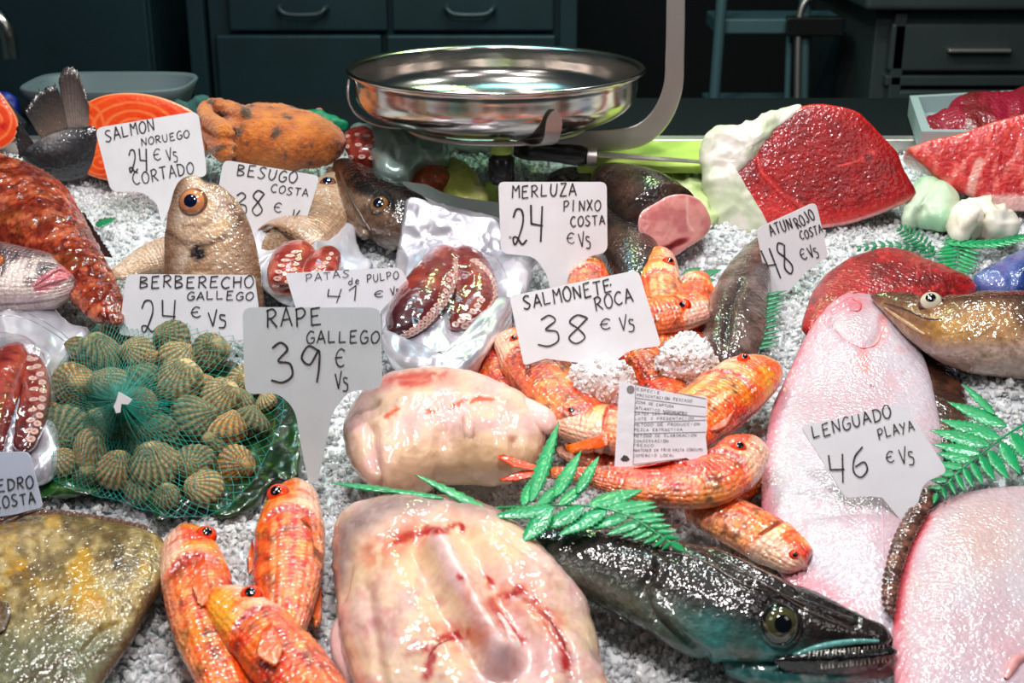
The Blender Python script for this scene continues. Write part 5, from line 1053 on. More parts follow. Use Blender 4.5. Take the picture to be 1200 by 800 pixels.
t = thing('cockle_net', 'teal plastic net bag gathered around the cockle heap', 'net', P(141, 470, .05))
tag(mesh('net_mesh', V.reshape(-1, 3), Fc, M['net'], t), kind='stuff')
kn = CAM+nrm(ray(141, 470))*(tk-.002); paths = []
for i in range(110):
    th = rng.uniform(-np.pi, np.pi); L_ = rng.uniform(.3, .75)*np.interp(th, ba, br_, period=2*np.pi)*.62; kk = int(np.clip(L_/np.interp(th, ba, br_, period=2*np.pi)*NR_, 2, NR_-1)); j = int((th+np.pi)/(2*np.pi)*NS_) % NS_
    e = NP_[kk, j]-rr[kk, j]*.002; m1 = (kn+e)/2+nrm(kn-ORI)*0-fw*rng.uniform(.001, .006); paths.append(catmull([kn, m1, e], 10, dim=3))
V, Fc = tube_mesh(paths, .00028, 4); tag(mesh('gathered_threads', V, Fc, M['net'], t), kind='stuff')
q = Pl(kn-fw*.003, -fw); plate('label_clip', [(139, 459), (155, 468), (150, 474), (142, 473), (141, 483), (136, 484), (133, 476), (136, 470)], q, .0012, M['card'], t, (235, 235, 238))
# ================================================================== ferns
def leaflet(parent, b, tp_, wpx, wb, wt, m_='fern', teeth=9, name='leaflet', sag=0., pl=None):
    b = np.array(b, float); e = np.array(tp_, float); d = e-b; L_ = np.hypot(*d); d = d/L_; n = np.array([-d[1], d[0]]); N = teeth*4+1; s = np.linspace(0, 1, N)
    prof = wpx*.62*np.sin(np.pi*np.clip(s, 0, 1)**.7)**.9; saw = ((np.arange(N) % 4)/4.)*.42; hw = prof*(1-saw)*1.; hw[-1] = 0.1
    rows = []
    for k in (-1, -.5, 0, .5, 1):
        p = b+np.outer(s*L_, d)+np.outer(hw*k, n); w = wb+(wt-wb)*s+sag*np.sin(np.pi*s)-.0006*abs(k)*3*(hw/ max(wpx, 1))
        rows.append(P(p[:, 0], p[:, 1], w) if pl is None else hit(p[:, 0], p[:, 1], pl.o, pl.n)-pl.n*.0008*abs(k))
    V = np.array(rows).reshape(-1, 3); o = mesh(name, V, grid_faces(5, N, False), M[m_], parent, smooth=True)
    s_ = o.modifiers.new('s', 'SOLIDIFY'); s_.thickness = .0006; return o
def stem(parent, pts, r, m_='fern', pl=None):
    q = catmull([tuple(p)+(0,)*(3-len(p)) for p in pts], 40); X = P(q[:, 0], q[:, 1], q[:, 2]) if pl is None else hit(q[:, 0], q[:, 1], pl.o, pl.n); V, Fc = tube_mesh([X], r*np.linspace(1, .5, 40), 6); return mesh('stem', V, Fc, M[m_], parent)
t = thing('fern_frond', 'bright green plastic fern frond draped over the big dark hake', 'fern', P(680, 600, .05))
stem(t, [(560, 596, .040), (600, 594, .052), (650, 592, .062), (700, 594, .070), (740, 606, .072), (770, 625, .070), (800, 645, .066)], .0011)
for b, e, w in (((622, 588), (655, 494), 17), ((650, 582), (681, 529), 16), ((676, 578), (702, 535), 13), ((612, 592), (632, 552), 14), ((630, 592), (672, 562), 14), ((655, 592), (690, 566), 13), ((650, 596), (574, 606), 15), ((646, 598), (611, 636), 22), ((684, 595), (635, 620), 19), ((712, 597), (654, 628), 18),
                ((690, 593), (754, 574), 17), ((738, 603), (687, 620), 13), ((712, 596), (768, 589), 11), ((752, 611), (711, 627), 11), ((728, 600), (771, 594), 9), ((760, 616), (729, 630), 9), ((742, 606), (779, 603), 8), ((767, 621), (742, 633), 8), ((752, 611), (780, 609), 6.5), ((774, 626), (754, 637), 7), ((761, 617), (787, 616), 6), ((780, 630), (766, 641), 6),
                ((770, 623), (792, 623), 5.5), ((787, 635), (776, 644), 5), ((778, 629), (797, 631), 5), ((786, 635), (804, 648), 8)):
    hb = .070 if b[0] > 640 else .060
    leaflet(t, b, e, w, hb, hb-.006 if e[1] > b[1] else hb-.002, 'fern', 11 if w > 12 else 6)
t = thing('leaf_sprig', 'two narrow green plastic leaf tips poking out between the monkfish pieces', 'leaf', P(520, 570, .05))
leaflet(t, (574, 600), (486, 556), 10, .062, .066, teeth=8); leaflet(t, (476, 578), (388, 566), 7, .058, .055, teeth=8); leaflet(t, (520, 584), (436, 572), 6, .062, .060, teeth=7)
t = thing('fern_frond', 'large green plastic fern frond above the bottom right sole', 'fern', P(1150, 530, .02))
stem(t, [(1240, 480, .03), (1190, 503, .034), (1150, 532, .036), (1120, 556, .034), (1095, 584, .03)], .0013)
for b, e, w in (((1166, 486), (1128, 450), 9), ((1180, 500), (1110, 471), 15), ((1172, 514), (1102, 492), 17), ((1160, 522), (1090, 504), 16), ((1148, 532), (1094, 521), 13), ((1138, 540), (1098, 531), 12), ((1128, 548), (1096, 543), 9), ((1118, 556), (1092, 553), 8), ((1110, 564), (1090, 563), 7), ((1104, 572), (1088, 572), 6), ((1198, 500), (1240, 530), 20), ((1184, 508), (1218, 548), 18),
                ((1172, 518), (1196, 556), 15), ((1158, 528), (1182, 562), 13), ((1148, 534), (1166, 564), 11), ((1138, 542), (1152, 568), 9), ((1129, 549), (1140, 571), 8), ((1120, 556), (1130, 575), 7), ((1112, 563), (1120, 580), 6), ((1104, 571), (1108, 584), 6), ((1098, 578), (1094, 590), 6)):
    leaflet(t, b, e, w, .036, .032, 'fern', 10 if w > 12 else 6)
def small_frond(label, pts, n, ln, ang, m_, w, wl=3.5, both=True, taper=True, nm='fern_frond'):
    t = thing(nm, label, 'fern', P(pts[0][0], pts[0][1], w)); q = catmull(pts, n*2); stem(t, [(a, b, w) for a, b in q[::4, :2]], .0007, m_)
    for i in range(n):
        p = q[2*i, :2]; d = nrm(q[min(2*i+1, len(q)-1), :2]-q[max(2*i-1, 0), :2]); l = ln*(np.sin(np.pi*(.15+.8*(1-i/n)))*.6+.5*(1-i/n)) if taper else ln
        for s in ((-1, 1) if both else (1,)):
            a = math.atan2(d[1], d[0])+s*R(ang); leaflet(t, p, p+np.array([math.cos(a), math.sin(a)*.75])*l, wl, w, w+.001, m_, 3)
    return t
small_frond('dark green fern sprig upright on the ice behind the tuna slab', [(1092, 300), (1082, 286), (1068, 275), (1054, 267)], 10, 17, 62, 'fernd', .022, 3)
small_frond('dark green fern frond lying flat on the ice left of the upright sprig', [(1095, 292), (1060, 289), (1030, 288), (1004, 292)], 10, 15, 40, 'fernd', .016, 3.5)
small_frond('bright green fern frond whose tip points down at the ice behind the tuna slab', [(1124, 276), (1124, 290), (1122, 304), (1120, 320)], 10, 34, 70, 'fern', .014, 3.5)
small_frond('long thin green frond running to the right edge over the ice', [(1110, 284), (1140, 286), (1170, 284), (1206, 276)], 12, 22, 22, 'fern', .016, 3.5)
small_frond('green fern frond beside the dark fish tail, leaflets pointing right', [(876, 410), (882, 390), (884, 368), (888, 346)], 12, 36, 62, 'fernd', .022, 4, taper=False)
t = thing('leaf_sprig', 'green plastic leaf scrap in the ice behind the red mullet pile', 'leaf', P(820, 320, .015))
for b, e in (((812, 326), (846, 316)), ((800, 322), (822, 314)), ((818, 330), (838, 328))): leaflet(t, b, e, 8, .024, .026, 'fernd', 5)
t = thing('leaf_sprig', 'small green plastic scrap in the ice right of the scorpionfish', 'leaf', P(122, 262, .015)); leaflet(t, (112, 264), (136, 256), 9, .022, .024, 'fernd', 4)
# ================================================================== octopus pouches
def sucker_data():
    an = np.arange(16)/16*2*np.pi; V = []; C = []
    for rho, z, c in ((1.1, -.5, (176, 80, 70)), (1.05, .0, (214, 150, 138)), (.95, .35, (240, 206, 194)), (.7, .42, (244, 214, 204)), (.5, .25, (238, 200, 188)), (.3, .1, (226, 176, 164)), (.02, .0, (190, 120, 108))):
        for a in an: V.append((rho*math.cos(a), rho*math.sin(a), z)); C.append(c255(*c))
    o = mesh('sucker', V, grid_faces(7, 16), M['octo'], None, np.array(C), loc=(0, 0, 0)); d = o.data; bpy.data.objects.remove(o); return d
SUCK = sucker_data()
def suckers(parent, tree, pts, n, r0, r1, squash=.7):
    q = catmull(pts, n)
    for i, (x, y) in enumerate(q[:, :2]):
        h, nn = cast(tree, x, y)
        if h is None: continue
        if nn@fw > 0: nn = -nn
        k = (r0+(r1-r0)*i/n)*((h-CAM)@fw)/F; o = bpy.data.objects.new('sucker', SUCK); COL.objects.link(o); o.parent = parent; o.location = h+nn*k*.15-np.array(parent.location)
        o.rotation_mode = 'QUATERNION'; o.rotation_quaternion = Vector(nn).to_track_quat('Z', 'Y'); o.scale = (k*1.15, k*squash*1.2, k*.6)
def oc_col(seed, dark=0):
    def f(t_, s, u, V, px, py):
        n = fbm(V, 50, 4, seed); n2 = fbm(V, 140, 3, seed+2); c = mx(c255(146, 58, 50), c255(190, 96, 78), ss(.35, .65, n)); c = mx(c, c255(90, 26, 36), ss(.55, .75, n2)*.5); c = mx(c, c255(228, 150, 116), ss(.62, .8, fbm(V, 30, 3, seed+4))*.5)
        return mx(c, c255(74, 28, 40), ss(.35, 1, t_)*dark)
    return f
def foil_c(px, py, r, tp, V): return mx(c255(196, 196, 204), c255(232, 232, 238), ss(.35, .65, fbm(p2(px, py), .04, 3, 3)))
t = thing('octopus_pouch', 'silver vacuum pouch with two suckered octopus arms in the middle', 'pouch', P(530, 360, 0))
pillow('foil_back', [(472, 300), (474, 262), (478, 234), (500, 240), (530, 250), (560, 258), (584, 262), (590, 282), (622, 296), (614, 320), (612, 345), (596, 368), (578, 396), (560, 420), (534, 434), (500, 430), (474, 416), (456, 396), (448, 368), (462, 335)], M['foil'], t, foil_c, flat(.026), .010, .012, (528, 335), 200, 50, 2, 2, disp=crumple(.006, .022, 3), fit=0)
pf = upright(530, 318, .018, 38, 0)
pillow('foil_flap', [(474, 264), (476, 246), (480, 234), (500, 240), (530, 250), (560, 256), (584, 262), (590, 282), (592, 306), (560, 312), (530, 300), (505, 304), (480, 308), (470, 290)], M['foil'], t, foil_c, pf, .003, .003, (528, 278), 120, 30, 2, 2, disp=crumple(.004, .03, 43), fit=0)
a1 = sweep('octopus_arm', [(524, 288, 12), (520, 306, 22), (506, 334, 30), (490, 360, 31), (474, 380, 24), (458, 394, 14)], M['octo'], t, oc_col(3, .9), .8, .022, 90, 40, .15, .2); T1 = bvh(a1)
a2 = sweep('octopus_arm', [(536, 292, 14), (548, 312, 24), (556, 336, 27), (556, 358, 25), (544, 374, 20), (528, 384, 14)], M['octo'], t, oc_col(5, .3), .8, .022, 90, 40, .15, .2); T2 = bvh(a2)
suckers(t, T1, [(534, 306), (533, 325), (526, 346), (512, 366), (494, 384), (472, 396)], 21, 5.5, 3.5); suckers(t, T1, [(527, 322), (520, 345), (505, 366), (486, 384), (466, 397)], 16, 4.5, 3)
suckers(t, T2, [(556, 306), (570, 318), (579, 335), (578, 354), (566, 370), (545, 382)], 18, 5.2, 4.4); suckers(t, T2, [(564, 352), (552, 368), (534, 380)], 6, 4.5, 4)
pillow('clear_film', [(500, 300), (510, 285), (540, 284), (575, 300), (594, 330), (592, 360), (574, 392), (556, 418), (530, 430), (500, 426), (470, 412), (452, 392), (462, 368), (484, 345)], M['film'], t, (1, 1, 1), open_=True, pl=flat(.045), Ht=.026, Hb=.006, ctr= (520, 350), ns=130, nr=30, disp=crumple(.003, .04, 8), fit=1)
pillow('foil_edge', [(470, 424), (452, 404), (450, 392), (470, 410), (500, 418), (530, 416), (552, 402), (575, 372), (588, 350), (600, 352), (584, 384), (560, 420), (534, 436), (500, 434)], M['foil'], t, foil_c, flat(.040), .006, .03, (520, 425), 130, 14, 2, 2, disp=crumple(.003, .05, 4), fit=0)
t = thing('octopus_pouch', 'silver zip pouch with red octopus arms at the left edge', 'pouch', P(20, 450, 0))
pillow('foil_back', [(-60, 360), (-30, 352), (5, 350), (30, 356), (62, 372), (98, 394), (84, 420), (66, 450), (60, 500), (66, 540), (40, 560), (-60, 570)], M['foil'], t, foil_c, flat(.020), .018, .014, (5, 450), 160, 44, 2, 2, disp=crumple(.007, .025, 13), fit=0)
a1 = sweep('octopus_arm', [(22, 402, 12), (12, 422, 22), (0, 450, 26), (-14, 490, 28), (-20, 540, 22)], M['octo'], t, oc_col(9, .5), .8, .030, 80, 40, .15, .1)
a2 = sweep('octopus_arm', [(30, 412, 8), (38, 430, 15), (42, 460, 18), (36, 495, 18), (26, 530, 12)], M['octo'], t, oc_col(11, .6), .8, .030, 80, 40, .15, .1); T2 = bvh(a2)
suckers(t, T2, [(38, 422), (46, 436), (50, 455), (48, 475), (44, 495), (36, 515)], 11, 5.6, 5); suckers(t, T2, [(34, 420), (38, 440), (40, 460), (38, 480), (34, 505)], 8, 5, 4.5)
pillow('clear_film', [(-40, 400), (20, 398), (44, 410), (58, 440), (60, 480), (54, 520), (30, 545), (-40, 550)], M['film'], t, (1, 1, 1), open_=True, pl=flat(.055), Ht=.03, Hb=.006, ctr= (10, 470), ns=100, nr=26, disp=crumple(.003, .05, 9), fit=1)
for y in (0, 7): seam(t, bvh([c for c in t.children if c.name.startswith('foil_back')][0]), [(-10, 362+y), (30, 366+y), (64, 384+y), (84, 400+y)], 1.2, (200, 200, 206), 'zip_ridge', 'foil')
t = thing('octopus_pouch', 'silver pouch with small red suckered octopus piece behind the patas card', 'pouch', P(340, 330, 0))
pillow('foil_back', [(252, 263), (290, 266), (322, 260), (350, 272), (372, 276), (384, 268), (402, 262), (414, 276), (422, 300), (432, 316), (400, 345), (340, 350), (316, 345), (300, 318), (284, 328), (274, 300)], M['foil'], t, foil_c, flat(.026), .010, .016, (345, 300), 170, 44, 2, 2, disp=crumple(.005, .03, 23), fit=0)
a1 = sweep('octopus_arm', [(358, 288, 10), (346, 302, 24), (338, 318, 25), (336, 336, 20)], M['octo'], t, oc_col(19), .8, .030, 60, 36, .2, .1); a2 = sweep('octopus_arm', [(388, 292, 10), (382, 304, 18), (374, 318, 22), (366, 332, 18)], M['octo'], t, oc_col(21), .8, .030, 60, 36, .2, .1)
suckers(t, bvh(a1), [(346, 296), (336, 304), (328, 316), (324, 334)], 7, 5, 4.4, .5); suckers(t, bvh(a1), [(350, 304), (344, 316), (338, 330)], 5, 4.4, 4, .5); suckers(t, bvh(a2), [(388, 298), (382, 308), (372, 318)], 5, 4.4, 4, .5)
t = thing('octopus_pouch', 'dark red octopus piece in clear wrap right of the orange glove', 'pouch', P(430, 190, 0))
o = pillow('octopus_piece', [(402, 165), (410, 154), (430, 149), (444, 160), (458, 180), (450, 194), (430, 198), (410, 192)], M['octo'], t, lambda px, py, r, tp, V: oc_col(25)(r, 0, 0, V, px, py), flat(.05), .02, .03, ns=60, nr=20); T = bvh(o)
for L_ in ([(408, 160), (424, 158), (440, 164)], [(408, 172), (426, 170), (444, 176)], [(412, 184), (430, 184), (448, 188)]): suckers(t, T, L_, 4, 4, 3.6, .55)
t = thing('foil_bag', 'crumpled silvery green lit bag beneath the left side of the scale pan', 'bag', P(480, 200, 0))
pillow('bag', [(410, 150), (440, 150), (470, 155), (508, 156), (524, 178), (512, 188), (490, 196), (470, 210), (448, 210), (440, 196), (430, 176)], M['foil'], t, (.72, .8, .78), flat(.05), .02, .03, (470, 180), 120, 30, disp=crumple(.006, .04, 33), fit=1)
# ================================================================== odds and ends behind
t = thing('glove', 'orange terry work glove with dark stains, thumb loop at its left', 'glove', P(320, 190, 0))
gl = []
def gl_c(px, py, r, tp, V):
    n = fbm(p2(px, py), .03, 3, 3); return mx(mx(c255(206, 110, 30), c255(224, 134, 40), ss(.35, .65, n)), c255(92, 66, 42), ss(.62, .74, fbm(p2(px, py), .045, 3, 11))*.75+ss(1.1, .7, inell(px, py, 284, 163, 8, 7))+ss(1.1, .7, inell(px, py, 375, 158, 7, 16))*.8)
gl.append(pillow('palm', [(246, 178), (250, 158), (262, 140), (285, 128), (310, 124), (340, 128), (365, 137), (388, 148), (403, 164), (405, 178), (394, 188), (372, 191), (345, 196), (322, 190), (292, 187), (264, 189)], M['glove'], t, gl_c, flat(.055), .03, .04, (320, 160), 120, 36, 2.2, 2, disp=lambda px, py, r, tp, V: .006*(fbm(p2(px, py), .035, 3, 5)-.5)))
gl.append(sweep('thumb_loop', [(292, 140, 11), (270, 128, 10), (249, 124, 9), (240, 130, 9), (246, 141, 10), (258, 150, 12), (270, 158, 13)], M['glove'], t, lambda t_, s, u, V, px, py: gl_c(px, py, 0, 0, V), .9, .070, 80, 24))
gl.append(sweep('finger', [(240, 146, 8), (246, 155, 10), (255, 168, 13), (268, 180, 15)], M['glove'], t, lambda t_, s, u, V, px, py: gl_c(px, py, 0, 0, V), .9, .050, 50, 24, .2, .1))
gm = gl[0].data; V = []; Fc = []; C = []
for o in gl:
    k = len(V); V += [np.array(v.co)+np.array(t.location) for v in o.data.vertices]; Fc += [[k+i for i in p.vertices] for p in o.data.polygons]; bpy.data.objects.remove(o)
o = mesh('fabric', V, Fc, M['glove'], t); bm = bmesh.new(); bm.from_mesh(o.data); bmesh.ops.remove_doubles(bm, verts=bm.verts, dist=1e-5); bmesh.ops.recalc_face_normals(bm, faces=bm.faces); bm.to_mesh(o.data); bm.free(); rm_ = o.modifiers.new('r', 'REMESH'); rm_.mode = 'VOXEL'; rm_.voxel_size = .0016; rm_.use_smooth_shade = True
sm_ = o.modifiers.new('s', 'SMOOTH'); sm_.iterations = 6; tx = bpy.data.textures.new('terry', 'CLOUDS'); tx.noise_scale = .006; dm = o.modifiers.new('d', 'DISPLACE'); dm.texture = tx; dm.strength = .004; dm.mid_level = .5
def heap(name, label, cat, outline, m_, col, w, Ht, Hb, cr=.004, sc=.06, seed=3, fit=1, part='sheet'):
    t = thing(name, label, cat, P(np.mean([p[0] for p in outline]), max(p[1] for p in outline), 0))
    pillow(part, outline, M[m_], t, col, flat(w), Ht, Hb, ns=110, nr=28, disp=crumple(cr, sc, seed), fit=fit); return t
def tint(a, b, sc=.05, s=3): return lambda px, py, r, tp, V: mx(c255(*a), c255(*b), ss(.35, .65, fbm(p2(px, py), sc, 3, s)))
heap('fish_fillet', 'brown-orange fillet scrap under the green lit bag', 'fish', [(474, 206), (490, 196), (510, 188), (518, 192), (524, 205), (522, 220), (500, 222), (480, 216)], 'tuna', tint((170, 92, 46), (214, 120, 54)), .03, .012, .02, .003, part='meat')
heap('crumpled_paper', 'yellow-green lit crumpled paper right of the fillet scrap', 'paper', [(514, 192), (530, 190), (546, 200), (560, 215), (568, 236), (555, 240), (535, 236), (520, 222)], 'paper', tint((206, 214, 120), (226, 228, 160)), .02, .012, .02)
t = thing('grey_film_sheet', 'flat grey sheet of film standing behind the silver octopus pouch', 'sheet', P(560, 262, 0))
plate('sheet', [(470, 212, 4), (500, 216, 4), (520, 226, 4), (545, 232, 6), (575, 236, 4), (612, 240, 2), (612, 275, 0), (500, 262, 0)], upright(550, 268, 0, 20), .001, M['paper'], t, (112, 122, 118))
heap('crumpled_paper', 'greenish crumpled paper between tuna block and belly slab', 'paper', [(1070, 228), (1076, 216), (1092, 212), (1104, 220), (1118, 232), (1116, 252), (1108, 266), (1090, 262), (1074, 258), (1062, 262), (1064, 244)], 'paper', tint((170, 206, 176), (206, 222, 200)), .018, .02, .016, .004, .045, 5)
heap('crumpled_paper', 'white crumpled paper ball beneath the tuna belly slab', 'paper', [(1116, 256), (1124, 240), (1140, 234), (1160, 240), (1172, 252), (1190, 262), (1186, 274), (1165, 276), (1150, 268), (1136, 276), (1124, 282), (1116, 274)], 'paper', tint((222, 216, 202), (242, 238, 228)), .02, .02, .018, .005, .045, 7)
heap('crumpled_paper', 'pale green crumpled paper behind the cut hake and left of the tuna', 'paper', [(762, 206), (778, 200), (800, 200), (826, 212), (834, 240), (836, 262), (826, 268), (806, 250), (790, 232), (770, 220)], 'paper', tint((206, 220, 168), (226, 232, 200)), .014, .018, .014, .005, .06, 9)
heap('blue_bag', 'dark blue shiny plastic bag at the right edge behind the brown hake', 'bag', [(1146, 336), (1160, 322), (1180, 310), (1206, 296), (1260, 290), (1260, 340), (1180, 345)], 'fin', tint((30, 60, 120), (120, 130, 180), .03), .014, .016, .012, .005, .03, 4)
# worktop things (level surface behind the ice)
zt = bpz+.001
t = thing('cutting_board', 'yellow-green cutting board on the worktop right of the scale arm', 'board', HP(760, 180, zt)); hslab('board', [(676, 193), (686, 166), (850, 163), (872, 193)], zt+.012, .011, M['board'], t, .004)
t = thing('knife', 'black handled knife lying across the cutting board edge', 'knife', HP(680, 182, zt+.03))
k0, k1, k2 = HP(604, 174, zt+.03), HP(688, 183, zt+.026), HP(826, 192, zt+.018)
V, Fc = tube_mesh([np.linspace(k0, k1, 12)], np.array([.009, .011, .012, .012, .011, .011, .011, .011, .012, .012, .012, .010]), 12); mesh('handle', V, Fc, M['blackp'], t)
V, Fc = tube_mesh([np.linspace(k1, k1+(k2-k1)*.08, 4)], .0105, 12); mesh('bolster', V, Fc, M['steelb'], t)
d = nrm(k2-k1); e = np.array([0, 1, 0.])*.022; V = [k1+d*.01-e*.1, k1+d*.01+e, k2+e*.6, k2, k1+d*.01-e*.1+[0, 0, .002], k1+d*.01+e+[0, 0, .002], k2+e*.6+[0, 0, .001], k2+[0, 0, .001]]
mesh('blade', V, [[0, 1, 2, 3], [4, 7, 6, 5], [0, 4, 5, 1], [1, 5, 6, 2], [2, 6, 7, 3], [3, 7, 4, 0]], M['steelb'], t, smooth=False)
t = thing('spray_bottle', 'small dark green bottle with pale cap under the scale pan', 'bottle', HP(590, 205, zt)); q = HP(588, 214, zt)
for nm, pr_, m_ in (('bottle', [(.0, 0), (.014, 0), (.015, .004), (.015, .028), (.009, .034), (0, .034)], M['blackp']), ('cap', [(0, .0345), (.012, .0345), (.013, .038), (.008, .055), (.0, .056)], M['board'])):
    an = np.arange(24)/24*2*np.pi; V = np.array([[(r*math.cos(a), r*math.sin(a), z) for a in an] for r, z in pr_])+q; mesh(nm, V.reshape(-1, 3), grid_faces(len(pr_), 24), m_, t)
t = thing('small_box', 'tiny pale green box beside the bottle under the pan', 'box', HP(576, 226, zt)); q = P(577, 234, .0); boxobj('box', (q[0]-.009, q[0]+.009, q[1], q[1]+.02, q[2]-.01, q[2]+.02), M['board'], t, .002)
# grey tub, blue and green cloth behind the salmon
t = thing('plastic_tub', 'grey rounded plastic tub behind the salmon pieces', 'tub', HP(110, 140, zt))
q0 = HP(110, 150, zt); an = np.linspace(0, 2*np.pi, 64, endpoint=False); W_ = .115; D_ = .08; hgt = HP(110, 98, zt)
top = ZP(110, 97, q0[1]+.10)[2]; sq = lambda a: (np.sign(np.cos(a))*np.abs(np.cos(a))**.5, np.sign(np.sin(a))*np.abs(np.sin(a))**.5); cx, sy_ = sq(an)
V = np.array([np.stack([q0[0]+W_*k*cx, q0[1]+.1+D_*k*sy_, np.full(64, z)], -1) for k, z in ((.0, zt), (.85, zt), (.9, zt+.01), (.98, top-.01), (1.02, top), (1., top+.003), (.95, top-.002), (.86, zt+.015), (.0, zt+.012))])
mesh('body', V.reshape(-1, 3), grid_faces(9, 64), M['tub'], t)
M['bluec'] = mat('blue_plastic', (20, 40, 130), .4); M['tealc'] = mat('dark_teal_cloth', (50, 92, 88), .9, bump=.5, bs=60); M['greenc'] = mat('green_cloth', (12, 120, 84), .5); M['pinkc'] = mat('pink_card', (222, 120, 110), .6)
def blob(name, part, label, cat, pts, m_, r=.9, z=None):
    t = thing(name, label, cat, HP(pts[0][0], pts[0][1]+10, zt)); V_ = None
    pl_ = Pl(HP(pts[0][0], max(p[1] for p in pts), zt)+np.array([0, .02, 0]), np.array([0, -1, .25])); pillow(part, pts, M[m_], t, (1, 1, 1), pl_, .012, .012, ns=70, nr=18, disp=crumple(.003, .05, 3), fit=0); return t
blob('blue_box', 'lid', 'blue plastic corner at far left behind the salmon steak', 'box', [(-30, 112), (-5, 110), (16, 112), (22, 122), (18, 140), (-30, 142)], 'bluec')
blob('teal_cloth', 'cloth', 'dark teal crumpled cloth between the tub and the glove', 'cloth', [(206, 118), (220, 122), (234, 114), (244, 118), (246, 140), (225, 146), (206, 136)], 'tealc')
blob('green_cloth', 'cloth', 'green cloth edge showing behind the orange glove', 'cloth', [(346, 130), (360, 130), (378, 132), (395, 140), (408, 144), (404, 154), (380, 152), (350, 145)], 'greenc')
blob('pink_card', 'card', 'small pink card corner behind the orange glove', 'card', [(362, 144), (372, 130), (378, 134), (388, 146), (376, 152)], 'pinkc')
# white tray with red meat far right
t = thing('white_tray', 'pale plastic tray in the shade behind the tuna belly slab', 'tray', HP(1140, 140, zt))
M['tray'] = mat('pale_grey_plastic', (150, 168, 170), .5); YT = 1.98
V = [ZP(x, y, Y) for x, y, Y in ((1064, 116, YT+.16), (1064, 104, YT+.17), (1230, 92, YT+.17), (1230, 118, YT+.16), (1078, 165, YT), (1076, 150, YT-.01), (1230, 150, YT-.01), (1230, 165, YT))]
tp_ = [ZP(1062, 106, YT+.18), ZP(1240, 96, YT+.18), ZP(1240, 168, YT), ZP(1080, 165, YT)]; zz = min(p[2] for p in tp_)
f4 = [HP(1066, 112, zt+.03), HP(1260, 102, zt+.03), HP(1290, 156, zt+.03), HP(1080, 154, zt+.03)]; dn = np.array([0, 0, -.028])
V = f4+[p+dn for p in f4]+[p*.9+np.mean(f4, 0)*.1 for p in f4]+[p*.88+np.mean(f4, 0)*.12+dn*.8 for p in f4]
Fc = [[0, 1, 5, 4], [1, 2, 6, 5], [2, 3, 7, 6], [3, 0, 4, 7], [4, 5, 6, 7], [0, 8, 9, 1], [1, 9, 10, 2], [2, 10, 11, 3], [3, 11, 8, 0], [8, 12, 13, 9], [9, 13, 14, 10], [10, 14, 15, 11], [11, 15, 12, 8], [12, 15, 14, 13]]
mesh('tray', V, Fc, M['tray'], t, smooth=False)
t = thing('meat_in_bag', 'dark magenta bagged fish meat lying in the pale tray at far right', 'fish', HP(1150, 150, zt+.02))
pillow('meat', [(1084, 160), (1092, 138), (1112, 132), (1118, 120), (1140, 114), (1170, 112), (1220, 106), (1260, 120), (1260, 168), (1160, 172)], M['tuna'], t, tint((120, 10, 24), (150, 14, 60)), Pl(HP(1160, 140, zt+.024), np.array([0, -.35, 1])), .016, .012, ns=100, nr=26, disp=crumple(.005, .04, 5), fit=1)
# ---- the printed slip
t = thing('printed_slip', 'wet printed paper slip leaning on the red mullets below the ice clumps', 'paper', P(770, 548, .05))
ps = upright(772, 548, .052, 38, 4)
o = plate('paper', [(726, 446, 1), (745, 451, 0), (790, 461, 0), (828, 465, 0), (829, 476, 0), (827, 486, 0), (829, 498, 0), (827, 512, 0), (829, 530, 0), (828, 546, 1), (812, 541, 0), (804, 536, 0), (790, 540, 0), (760, 543, 0), (720, 549, 1)], ps, .0005, M['paper'], t, (226, 224, 228))
rows = []
txt = [('ESPECIE', 746, 457, .34), ('PRESENTACION PESCADO', 746, 464, .8), ('ZONA DE CAPTURA', 745, 472, .55), ('ATLANTICO NORDESTE', 745, 479, .7), ('DATOS DEL PRODUCTO', 744, 486, .75), ('LOTE Y PRESENTACION', 744, 492, .85), ('METODO DE PRODUCCION', 743, 499, .95), ('PESCA EXTRACTIVA', 743, 505, .7), ('METODO DE ELABORACION', 743, 512, .9), ('CONSERVACION', 743, 518, .5), ('FRESCO', 742, 523, .3), ('MANTENER EN FRIO HASTA CONSUMO', 742, 529, 1.), ('COMERCIO LOCAL', 742, 535, .6)]
for s_, x, y, wd in txt: rows.append((s_, x, y, x+82*wd, y+(2.5+6*wd if y < 485 else 1-2*wd), 3.1, .55))
write(rows, ps, t, .0005).name = 'printed_text'
V = []; Fc = []
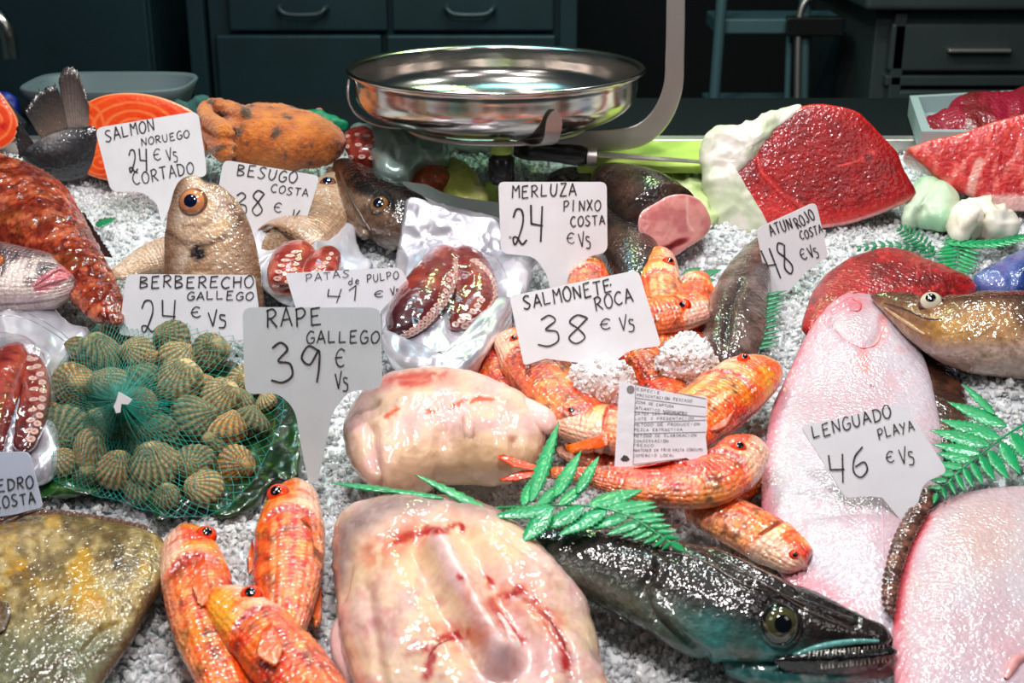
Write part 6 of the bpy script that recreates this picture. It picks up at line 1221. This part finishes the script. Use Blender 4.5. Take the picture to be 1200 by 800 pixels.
for (x0, y0), (x1, y1) in (((745, 450), (742, 544)), ((745, 450), (827, 467)), ((744, 466), (827, 477)), ((743, 482), (827, 488)), ((743, 495), (827, 492)), ((742, 508), (827, 506)), ((742, 544), (800, 537))):
    d = np.array([x1-x0, y1-y0], float); d /= np.hypot(*d); n = np.array([-d[1], d[0]])*.35; k = len(V)
    for p in ((x0+n[0], y0+n[1]), (x1+n[0], y1+n[1]), (x1-n[0], y1-n[1]), (x0-n[0], y0-n[1])): V.append(hit(p[0], p[1], ps.o+ps.n*.0004, ps.n))
    Fc.append([k, k+1, k+2, k+3])
for cx_, cy_, r in ((739, 456, 4.6),):
    k = len(V); V += [hit(cx_+r*math.cos(a), cy_+r*math.sin(a), ps.o+ps.n*.0005, ps.n) for a in np.linspace(0, 6.28, 20, endpoint=False)]; Fc.append(list(range(k, k+20)))
mesh('printed_rules', V, Fc, mat('grey_print', (120, 116, 116), .6), t, smooth=False)
k = []; k = [hit(x, y, ps.o+ps.n*.0005, ps.n) for x, y in ((727, 538), (731, 533), (735, 534), (738, 538), (735, 540), (730, 540))]; mesh('printed_mark', k, [list(range(6))], M['ink'], t, smooth=False)
clump(705, 450, 38, .050, 'frosty ice clump under the salmonete card, left of the printed slip', 520, .8)
clump(804, 424, 34, .048, 'frosty ice clump to the right of the salmonete card', 460, .9)
nt = M['glove'].node_tree; b_ = nt.nodes['Principled BSDF']; tc = nt.nodes.new('ShaderNodeTexCoord'); nz = nt.nodes.new('ShaderNodeTexNoise'); nz.inputs['Scale'].default_value = 38; nz.inputs['Detail'].default_value = 4
rp = nt.nodes.new('ShaderNodeValToRGB'); el = rp.color_ramp.elements; el[0].position = .36; el[0].color = linc(80, 58, 40); el[1].position = .44; el[1].color = linc(178, 92, 32); e2 = el.new(.62); e2.color = linc(204, 120, 44)
nt.links.new(tc.outputs['Object'], nz.inputs[0]); nt.links.new(nz.outputs[0], rp.inputs[0]); nt.links.new(rp.outputs[0], b_.inputs['Base Color'])
